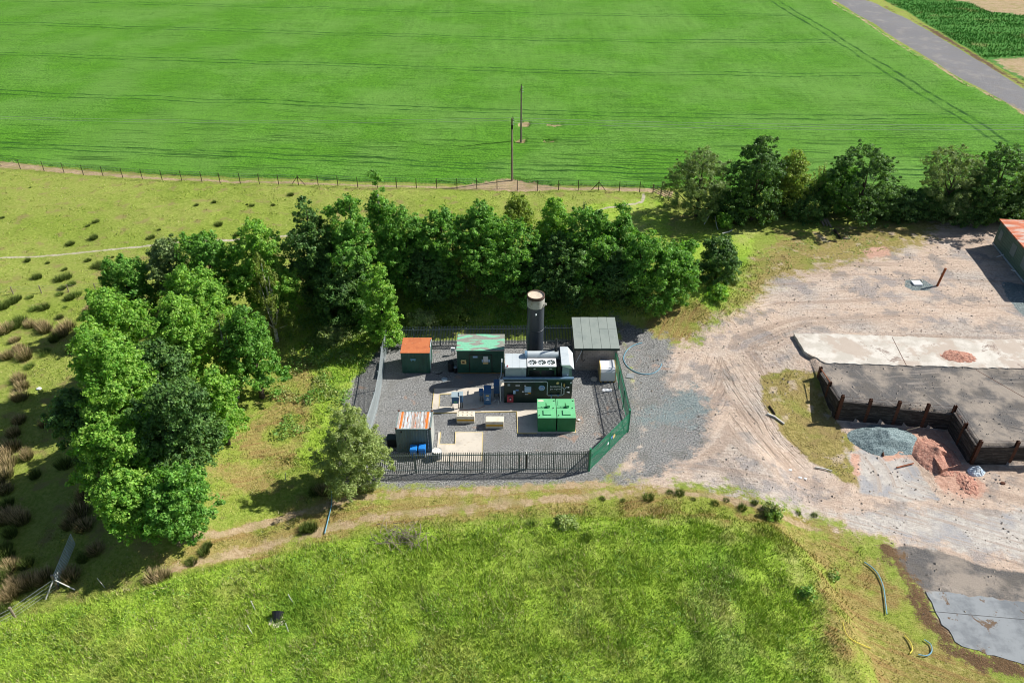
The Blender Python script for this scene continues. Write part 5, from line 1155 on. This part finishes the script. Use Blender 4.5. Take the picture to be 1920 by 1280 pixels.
def heap(name, cx, cy, z0, rx, ry, h, mat, lab, seed, cut=None):
    r = np.random.default_rng(seed); n = 46; vs = []; 
    for j in range(n):
        for i in range(n):
            a, b = (i / (n - 1) * 2 - 1), (j / (n - 1) * 2 - 1); d = math.hypot(a, b) * (1 + .25 * (float(vnoise(a * 1.7 + seed, b * 1.7 + 5)) - .5))
            z = h * max(0, 1 - d) ** .85 * (.75 + .5 * float(fbm(a * 2.2 + seed, b * 2.2, 3))) if d < 1 else -.15
            if cut: z *= cut(a, b)
            z += .16 * (float(fbm(a * 7 + seed, b * 7, 2)) - .5) * (d < .98)
            vs.append((cx + rx * a, cy + ry * b, z0 + z - .03))
    mb = MB(); mb.add(vs, [(j * n + i, j * n + i + 1, (j + 1) * n + i + 1, (j + 1) * n + i) for j in range(n - 1) for i in range(n - 1)])
    mb.build(name, M[mat], loc=(cx, cy, z0), smooth=False, label=lab, cat='heap')
g_ = G(1652, 812, -.9)
heap('gravel_heap', g_[0], g_[1] - .7, -1.1, 3.2, 2.1, 1.05, 'bluestone', 'blue grey gravel heap against the left of the black sleeper wall', 3, lambda a, b: 1 - .8 * float(sst(.5, .05, np.array(math.hypot(a - .25, b + .75)))))
g_ = G(1752, 845, -.8); heap('sand_heap', g_[0], g_[1] - .3, -1.1, 2.0, 2.5, .85, 'redsand', 'red sand heap in the corner of the black sleeper wall', 9, lambda a, b: 1 - .5 * float(sst(.35, .1, np.array(abs(a - .35)))) * (b < -.1))
g_ = G(1815, 905, -1.0); heap('sand_heap', g_[0], g_[1], -1.1, .9, 1.4, .28, 'redsand', 'low red sand ridge trailing out from the sand heap towards the pale sack', 12)
g_ = G(1795, 668, .92); heap('sand_heap', g_[0], g_[1], .91, 1.9, 1.1, .32, 'redsand', 'flat reddish sand patch on the bleached concrete strip', 14)
q = G(1830, 884, -1.05); heap('bulk_sack', q[0], q[1], -1.08, .75, .6, .7, 'bulkbag', 'pale blue and white sack beside the red sand under the wall', 16)
def beam(a, b, r, mat, lab, name='steel_beam', cat='beam'): MB().tube([a, b], r, 4).build(name, M[mat], loc=a, label=lab, cat=cat)
def GB(u, v, z): return (*G(u, v, z), z)
beam(GB(1654, 832, -1.0), GB(1656, 854, -1.0), .11, 'darkrust', 'short dark steel beam standing out of the pale ground before the gravel heap')
beam(GB(1681, 876, -.98), GB(1713, 868, -.98), .07, 'rustpost', 'rusty bar lying on the grey apron')
beam(GB(1700, 806, -.6), GB(1725, 800, -.3), .06, 'wood', 'timber leaning at the foot of the sleeper wall', 'timber', 'timber'); 
MB().prism([G(*z5(1295, 950), -.6), G(*z5(1335, 945), -.6), G(*z5(1388, 1040), -.9), G(*z5(1345, 1055), -.9)], -1.1, -.55).build('steel_trough', M['redsand'], loc=GB(1760, 870, -1), label='sand coloured slab edge sticking out in front of the red sand heap', cat='slab')
# rusty standing post and cover
p = Vector((48.45, 78.1, Tz(48.45, 78.1))); MB().tube([p - up * .2, p + Vector((.35, .1, 2.25))], .13, 8).build('rusty_post', M['rustpost'], loc=p, smooth=True, label='rusty pipe post standing alone in the upper yard', cat='post')
q = G(1719, 531, .1); MB().box(q[0] - .5, q[0] + .5, q[1] - .45, q[1] + .45, Tz(*q) - .1, Tz(*q) + .16).build('inspection_cover', M['white'], loc=(*q, Tz(*q)), bevel=.02, label='white square cover on the blue gravel patch beside the rusty post', cat='inspection cover')
# right hand building
t = thing('portable_building', (61, 82, 0), 'green corrugated portable building with rust stained roof at the right edge', 'building')
A, B = Vector((59.76, 88.2)), Vector((58.4, 76.2)); d = (B - A).normalized(); n = Vector((-d.y, d.x)); zg = Tz(59, 80) 
if n.x < 0: n = -n
b = MB(); q = [A, B, B + n * 9, A + n * 9]; b.prism([(k.x, k.y) for k in q], zg + .25, zg + 3.25)
for i in range(40):
    p = A.lerp(B, (i + .5) / 40); r = [p - d * .07 - n * .02, p + d * .07 - n * .02, p + d * .07, p - d * .07]; b.prism([(k.x, k.y) for k in r], zg + .35, zg + 3.2)
b.build('wall', M['boxgreen'], t)
b = MB(); q = [A - d * .2 - n * .2, B + d * .2 - n * .2, B + d * .2 + n * 9.2, A - d * .2 + n * 9.2]; b.prism([(k.x, k.y) for k in q], zg + 3.252, zg + 3.4); b.build('roof', M['rustsheet'], t)
b = MB(); q = [A - n * .06, B - n * .06, B - n * .022, A - n * .022]; b.prism([(k.x, k.y) for k in q], zg + .1, zg + .34); b.build('skirting', M['kioskgrey'], t)
for f0, f1, z0, z1 in ((.06, .13, 1.3, 2.5), (.36, .46, 1.2, 2.6), (.62, .72, 1.2, 2.5)):
    q = [A.lerp(B, f0) - n * .05, A.lerp(B, f1) - n * .05, A.lerp(B, f1) - n * .022, A.lerp(B, f0) - n * .022]; MB().prism([(k.x, k.y) for k in q], zg + z0, zg + z1).build('shutter', M['cont'], t)
b = MB(); b.prism([(k.x, k.y) for k in [A + n * .3 + d * .3, B + n * .3 - d * .3, B + n * 8.7 - d * .3, A + n * 8.7 + d * .3]], zg - .3, zg + .249); b.build('plinth', M['black'], t)
for k, (u, v, L_, a_, lab) in enumerate([(1868, 484, 1.2, .3, 'bent thin pipe leaning on the portable building'), (1895, 508, 1.6, -1.1, 'white plastic length lying in the shade of the portable building')]):
    q = Vector((*G(u, v), .15)); MB().tube([q, q + Vector((L_ * math.cos(a_), L_ * math.sin(a_), .25))], .05, 6).build('pipe_offcut', M['white'], loc=q, label=lab, cat='pipe')
# logs and branches at the yard edge
def stick(pts, r, mat, lab, name='log', cat='log', grp=None):
    pts = [Vector(Gt(u, v)) + up * z for u, v, z in pts]; MB().tube(pts, r, 6, r * .7).build(name, M[mat], loc=pts[0], smooth=True, label=lab, cat=cat, group=grp)
stick([(1539, 417, .3), (1545, 424, .1)], .16, 'wood', 'leftmost short log of the row at the yard top edge')
stick([(1544, 416, .35), (1551, 425, .1)], .16, 'wood', 'second short log of the row at the yard top edge')
stick([(1549, 417, .4), (1558, 427, .1)], .16, 'wood', 'rightmost short log of the row at the yard top edge')
stick([(1564, 434, .2), (1576, 448, .1)], .17, 'wooddark', 'dark sloping log below the row of short logs')
stick([(1580, 448, .1), (1593, 449, .1)], .14, 'wood', 'pale log lying level at the lower end of the dark sloping log')
stick([(1553, 452, .05), (1570, 455, .05)], .09, 'wooddark', 'thin dark log lying lowest below the others')
stick([(1320, 422, .1), (1330, 412, .8), (1339, 403, 1.6)], .07, 'whitew', 'pale branch leaning up under the left willow', 'branch', 'branch')
stick([(1339, 417, .9), (1343, 427, .3), (1346, 432, .1)], .07, 'whitew', 'pale broken branch hanging right of the leaning one', 'branch', 'branch')
stick([(1354, 439, .1), (1365, 437, .15), (1373, 434, .2)], .09, 'whitew', 'pale branch lying flat in the dry grass by the yard edge', 'branch', 'branch')
stick([(1438, 777, .1), (1452, 783, .12), (1470, 796, .1)], .11, 'whitew', 'bleached log along the left edge of the dry verge', 'log', 'log')
stick([(1528, 877, .1), (1545, 880, .12), (1560, 884, .1)], .07, 'whitew', 'bleached branch at the lower tip of the dry verge', 'branch', 'branch')
stick([(1442, 762, .1), (1448, 770, .1), (1453, 778, .1)], .10, 'wooddark', 'dark stump log beside the bleached log on the verge', 'log', 'log')
# hoses
def hose(pts, r, mat, lab, z=.05):
    P_ = [Vector(Gt(u, v)) + up * z for u, v in pts]; out = []
    for i in range(len(P_) - 1):
        p0, p1, p2, p3 = P_[max(i - 1, 0)], P_[i], P_[i + 1], P_[min(i + 2, len(P_) - 1)]
        for k in range(6): s = k / 6; out.append(.5 * ((2 * p1) + (p2 - p0) * s + (2 * p0 - 5 * p1 + 4 * p2 - p3) * s * s + (3 * p1 - p0 - 3 * p2 + p3) * s ** 3))
    out.append(P_[-1]); MB().tube(out, r, 6).build('hose', M[mat], loc=P_[0], smooth=True, label=lab, cat='hose')
hose([(1204, 643), (1188, 648), (1175, 658), (1169, 672), (1175, 686), (1190, 697), (1208, 702), (1225, 700), (1236, 692), (1241, 682)], .04, 'hose', 'blue hose curled in a big loop on the gravel right of the compound')
hose([(622, 922), (622, 945), (618, 965), (609, 1001)], .04, 'hose', 'pale blue hose crossing the grass track below the willow shrub', .1)
hose([(1620, 1055), (1637, 1067), (1648, 1082), (1656, 1104), (1659, 1127), (1662, 1152)], .045, 'hose', 'blue green hose lying down the right slope of the near mound', .12)
hose([(1695, 1192), (1706, 1205), (1710, 1218), (1705, 1226)], .045, 'yhose', 'short yellow curved hose near the bottom right', .12)
hose([(1732, 1200), (1744, 1209), (1746, 1222), (1737, 1230), (1721, 1228)], .04, 'hose', 'blue hose hook right of the yellow one near the bottom right', .12)
hose([(1579, 1168), (1586, 1190), (1598, 1202), (1632, 1216)], .03, 'yhose', 'thin yellow line winding over the dry slope left of the yellow hose', .1)
# brush pile
q0 = Vector(Gt(752, 1012)); t = thing('brush_pile', q0, 'tangled pile of cut grey branches on the edge of the near mound', 'brush pile'); r = random.Random(5); b = MB(); b2 = b
for i in range(90):
    c = q0 + Vector((r.gauss(0, .9), r.gauss(0, .55), r.uniform(.05, .5))); a = r.gauss(-.9, .7); L_ = r.uniform(.5, 1.5); dz = r.uniform(-.25, .3)
    dv = Vector((math.cos(a) * L_, math.sin(a) * L_, dz)); (b if i % 3 else b2).tube([c - dv / 2, c + Vector((r.gauss(0, .08), r.gauss(0, .08), .1)), c + dv / 2], r.uniform(.02, .035), 5, .012)
b.build('branches', M['wood'], t);
# animal hole
q0 = Vector(Gt(518, 1160)); 
heap('burrow_spoil', q0.x, q0.y - .5, q0.z - .08, 1.1, 1.0, .34, 'block', 'pale bare soil below the dark animal hole on the near mound', 33)
b = MB(); b.tube([(q0.x + .1, q0.y - .35, q0.z + .02), (q0.x + .1, q0.y + .3, q0.z + .36)], [.22, .42], 12); b.build('burrow', M['black'], loc=q0, label='dark animal hole in the grass of the near mound', cat='burrow')
# white pale stone blocks
for k, (u, v, s, lab) in enumerate([(73, 729, .28, 'white stone at the edge of the tree shadow on the left'), (1482, 881, .18, 'small white stone alone on the track'), (1500, 895, .16, 'white stone, left one of the close pair on the track'), (1510, 897, .15, 'white stone, right one of the close pair on the track'), (1880, 906, .25, 'dark lump of rubble on the pale ground below the wall')]):
    q = Vector(Gt(u, v)); b = MB(); n_ = 7; vs = [q + Vector((s * math.cos(a) * random.uniform(.7, 1.1), s * .8 * math.sin(a) * random.uniform(.7, 1.1), z_)) for z_ in (-.05, s * .35) for a in np.linspace(0, 2 * math.pi, n_, endpoint=False)] + [q + up * s * .6]
    b.add(vs, [(i, (i + 1) % n_, n_ + (i + 1) % n_, n_ + i) for i in range(n_)] + [(n_ + i, n_ + (i + 1) % n_, 2 * n_) for i in range(n_)]); b.build('stone', M['darkrust' if k == 4 else 'white'], loc=q, label=lab, cat='stone')

# -------- rushes and tussocks
def tuft_mesh(name, n, h, r0, seed, mat, spread=.55):
    r = np.random.default_rng(seed); a = r.uniform(0, 2 * np.pi, n); rr = r0 * np.sqrt(r.random(n)); x = rr * np.cos(a); y = rr * np.sin(a)
    hh = h * r.uniform(.55, 1.1, n) * (1 - .45 * (rr / r0) ** 2); ln = spread * hh * (rr / r0 * .9 + .15); w_ = r.uniform(.012, .028, n); th = r.uniform(0, 2 * np.pi, n)
    V = np.empty((n, 3, 3)); V[:, 0] = np.stack([x - w_ * np.cos(th), y - w_ * np.sin(th), 0 * x - .05], 1); V[:, 1] = np.stack([x + w_ * np.cos(th), y + w_ * np.sin(th), 0 * x - .05], 1)
    V[:, 2] = np.stack([x + ln * np.cos(a) + r.normal(0, .06, n), y + ln * np.sin(a) + r.normal(0, .06, n), hh], 1); return fast_mesh(name, V.reshape(-1, 3), 3, mat)
def rushmat(name, lo, hi):
    g = N(name, .8, .1); tc = g.n('ShaderNodeTexCoord'); s = g.n('ShaderNodeSeparateXYZ'); g.put(s.inputs[0], tc.outputs['Object'])
    isl = g.n('ShaderNodeNewGeometry').outputs['Random Per Island']; c = g.mix(g.ss(s.outputs[2], .15, .7), lo, hi); hs = g.n('ShaderNodeHueSaturation'); g.put(hs.inputs['Color'], c); g.put(hs.inputs['Value'], g.math('MULTIPLY_ADD', isl, .9, .6)); return g.out(hs.outputs[0])
RG = rushmat('rush_green', (.07, .11, .02), (.17, .23, .06)); RB = rushmat('rush_brown', (.12, .12, .035), (.55, .42, .24)); RD = rushmat('tall_grass', (.10, .17, .03), (.24, .30, .09))
tm = {'g': [tuft_mesh('rushes', 420, .85, .5, 50 + k, RG) for k in range(3)], 'b': [tuft_mesh('rushes', 460, .95, .55, 60 + k, RB) for k in range(3)], 'd': [tuft_mesh('rushes', 260, .8, .5, 70 + k, RD, .8) for k in range(2)]}
def r1(x_, y_): return (x_ / 3, 240 + y_ / 3)
def r2(x_, y_): return (x_ / 3, 640 + y_ / 3)
def r3(x_, y_): return (x_ / 3, 853 + y_ / 3)
tl_ = [(r1(*p), k, s) for p, k, s in [((540, 532), 'g', .9), ((495, 552), 'g', .6), ((530, 622), 'g', 1.1), ((397, 655), 'g', 1), ((850, 620), 'g', 1), ((1230, 548), 'g', 1.2), ((1205, 420), 'g', .8), ((1105, 437), 'g', .7), ((1418, 440), 'g', .7), ((1390, 433), 'g', .4), ((1537, 435), 'g', .6), ((1637, 378), 'g', .9),
    ((1752, 485), 'g', .8), ((1375, 578), 'g', 1), ((1335, 605), 'g', .9), ((158, 748), 'g', .9), ((495, 748), 'g', .8), ((270, 762), 'g', .5), ((635, 727), 'g', .4), ((550, 780), 'g', 1.3), ((575, 785), 'g', 1.2), ((610, 780), 'g', 1.1), ((365, 798), 'g', .7), ((210, 845), 'g', 1.2), ((335, 858), 'g', 1.4), ((375, 845), 'g', 1.4), ((405, 880), 'd', 1),
    ((350, 905), 'g', .9), ((170, 955), 'd', .8), ((395, 960), 'g', 1.4), ((425, 945), 'd', 1.3), ((335, 938), 'd', .9), ((245, 1015), 'g', 1.3), ((190, 1022), 'd', .9), ((520, 1015), 'b', 1.3), ((500, 1028), 'b', 1), ((25, 1010), 'g', 1.5), ((70, 985), 'g', 1.5), ((100, 965), 'g', 1.2), ((110, 1095), 'g', 1.7), ((35, 1140), 'b', 1.7), ((75, 1130), 'g', 1.4),
    ((170, 1115), 'b', 1.4), ((260, 1140), 'b', 1.8), ((230, 1120), 'b', 1.4), ((380, 1130), 'b', 1.8), ((345, 1160), 'b', 1.6), ((310, 1195), 'g', 1.5), ((340, 1068), 'g', .8), ((450, 1078), 'g', .7), ((85, 1200), 'b', 1), ((110, 1245), 'b', 1.3), ((255, 1258), 'd', 1), ((400, 1248), 'b', 1.2), ((15, 507), 'g', .6), ((170, 337), 'g', .35), ((895, 575), 'g', .5), ((365, 1010), 'd', .5)]]
tl_ += [(r2(*p), k, s) for p, k, s in [((40, 90), 'b', 1.4), ((140, 90), 'b', 1.7), ((165, 145), 'd', 1), ((250, 80), 'd', .9), ((110, 220), 'b', 1.5), ((130, 260), 'b', 1.3), ((115, 320), 'b', 1.5), ((110, 450), 'b', 1.2), ((80, 525), 'b', 1.5), ((60, 610), 'b', 1.8), ((155, 650), 'b', 1.3), ((20, 660), 'b', 1.7), ((45, 700), 'b', 1.5),
    ((25, 770), 'b', 1.6), ((30, 840), 'b', 1.2), ((40, 930), 'g', 1.4), ((70, 990), 'b', 1.7), ((115, 1010), 'b', 1.7), ((20, 1010), 'b', 1.6), ((60, 1090), 'g', 1.4), ((20, 1180), 'g', 1.4), ((450, 970), 'b', 1.7), ((400, 1035), 'b', 1.3), ((480, 1050), 'b', 1.3), ((370, 700), 'g', 1.5), ((480, 880), 'b', 1.5), ((1815, 850), 'b', 1.3), ((1780, 850), 'g', 1.2), ((1755, 1055), 'g', 1.4), ((1720, 1060), 'g', 1.1),
    ((1150, 1185), 'g', 1), ((1170, 1150), 'g', .8), ((1078, 1245), 'g', .9), ((260, 470), 'b', 1.2), ((200, 760), 'g', 1.3)]]
tl_ += [(r3(*p), k, s) for p, k, s in [((870, 705), 'b', 1.4), ((920, 695), 'b', 1.2), ((400, 690), 'b', 1.4), ((250, 700), 'b', 1.4), ((100, 750), 'b', 1.7), ((60, 790), 'b', 1.5), ((170, 730), 'b', 1.6), ((25, 820), 'b', 1.2), ((30, 580), 'g', 1.4), ((60, 640), 'b', 1.3), ((150, 620), 'g', 1.3), ((470, 590), 'g', 1.2), ((540, 540), 'b', 1.2), ((15, 690), 'g', 1.4), ((15, 880), 'g', 1.2)]]
tl_ += [((u, v), 'd', s) for u, v, s in [(1216, 934, 1.2), (1256, 923, .5), (1275, 925, .9), (1300, 937, .4), (1340, 944, .6), (1362, 938, .5), (1392, 953, .9), (1415, 943, .7), (1497, 962, .6), (1527, 966, .5), (995, 988, .9), (1100, 1010, .8), (1062, 1105, .5), (1130, 935, .5), (1168, 938, .4)]]
LABR = {'g': 'dark green clump of rushes in the grass', 'b': 'straw brown topped clump of rushes in the grass', 'd': 'light green grass tussock'}
protos = {}
for k, ((u, v), kd, s) in enumerate(tl_):
    q = Gt(u, v); me_ = tm[kd][k % len(tm[kd])]; o = bpy.data.objects.new('rush_clump', me_); COL.objects.link(o); o.location = q
    o.rotation_euler = (0, 0, random.uniform(0, 6)); s *= .74; o.scale = (s * random.uniform(.8, 1.25), s * random.uniform(.8, 1.25), s * random.uniform(.85, 1.15)); tag(o, LABR[kd], 'rushes', {'g': 'green rush clumps', 'b': 'brown rush clumps', 'd': 'light grass tussocks'}[kd])
q = Gt(1436, 414); o = bpy.data.objects.new('pampas_clump', tuft_mesh('pampas', 900, 1.8, .8, 90, RD, .8)); COL.objects.link(o); o.location = q; tag(o, 'large arching green tussock below the tall dark hedge tree', 'tussock')
def bush(u, v, w_, h_, mat, seed, lab):
    q = Gt(u, v); V, C = foliage(seed, w_, h_, .05, 'round'); t = thing('bush', q, lab, 'bush'); adopt('foliage', fast_mesh('foliage', V, 4, LM[mat]), t)
    b = MB(); qv = Vector(q)
    for c in C[:5]: b.tube([qv, qv + Vector(c[:3])], .03, 4)
    b.build('stems', M['bark'], t)
bush(1446, 968, 1.3, .8, 'weed', 301, 'small leafy round bush on the mound edge beside the track')
bush(1358, 428, 1.8, 1.9, 'ash', 302, 'bright green sapling at the hedge foot by the pale branches')
bush(1292, 470, 1.8, 1.2, 'mid', 303, 'low bush just above left of the lone dark bush')
bush(1344, 556, 2.2, 1.2, 'ash', 304, 'bright low bush under the lone dark bush')
bush(790, 612, 3.0, 1.3, 'pale', 305, 'pale flowering bramble behind the back fence near the orange roofed store')
bush(855, 600, 2.4, 1.1, 'olive', 306, 'reddish tinted bramble behind the back fence above the camouflage cabin')
bush(1372, 530, 1.4, .9, 'pale', 307, 'grey dead looking tuft at the right foot of the lone dark bush')
bush(1562, 1086, .8, .4, 'weed', 308, 'small leafy plant on the dry slope left of the blue green hose')
bush(1512, 1112, .8, .35, 'weed', 309, 'small green plant on the crest of the near mound right side')
bush(625, 640, 3.2, 1.6, 'pale', 310, 'whitish flowered shrub on the bank left of the compound')
bush(1060, 985, 1.3, .6, 'pale', 311, 'small pale leafy clump on the bank behind the near mound')

# rubble scattered over the yard: one object of uncountable small stones
r = np.random.default_rng(77); n = 16000; x = r.uniform(8, 62, n); y = r.uniform(34, 88, n); zn_ = zones(x, y)
k = ((np.maximum.reduce([zn_[3], zn_[4], zn_[8]]) > .7) & (fbm(x * .4, y * .4) > .42)) | (zn_[8] > .4); x, y = x[k], y[k]; n = len(x); z = terrain(x, y); s = np.minimum(.03 + r.exponential(.028, n), .16)
base = np.array([[1, 0, 0], [-.5, .87, 0], [-.5, -.87, 0], [0, 0, .9]]); f_ = [(0, 2, 1), (0, 1, 3), (1, 2, 3), (2, 0, 3)]
th = r.uniform(0, 6.3, n); c_, s_ = np.cos(th), np.sin(th); V = base[None] * s[:, None, None] * r.uniform(.7, 1.3, (n, 4, 1)); Vx = V[:, :, 0] * c_[:, None] - V[:, :, 1] * s_[:, None] + x[:, None]; Vy = V[:, :, 0] * s_[:, None] + V[:, :, 1] * c_[:, None] + y[:, None]; Vz = V[:, :, 2] + z[:, None] - .01
P_ = np.stack([Vx, Vy, Vz], 2); T_ = np.concatenate([P_[:, list(t_)] for t_ in f_], 1).reshape(-1, 3)
M['rubble'] = paint('rubble', (.50, .44, .38), (.26, .22, .19), .9, .1, 6, .4, .6)
o = bpy.data.objects.new('rubble', fast_mesh('rubble', T_, 3, M['rubble'])); COL.objects.link(o); tag(o, 'scattered small stones and rubble over the dirt yard', 'stones', kind='stuff')
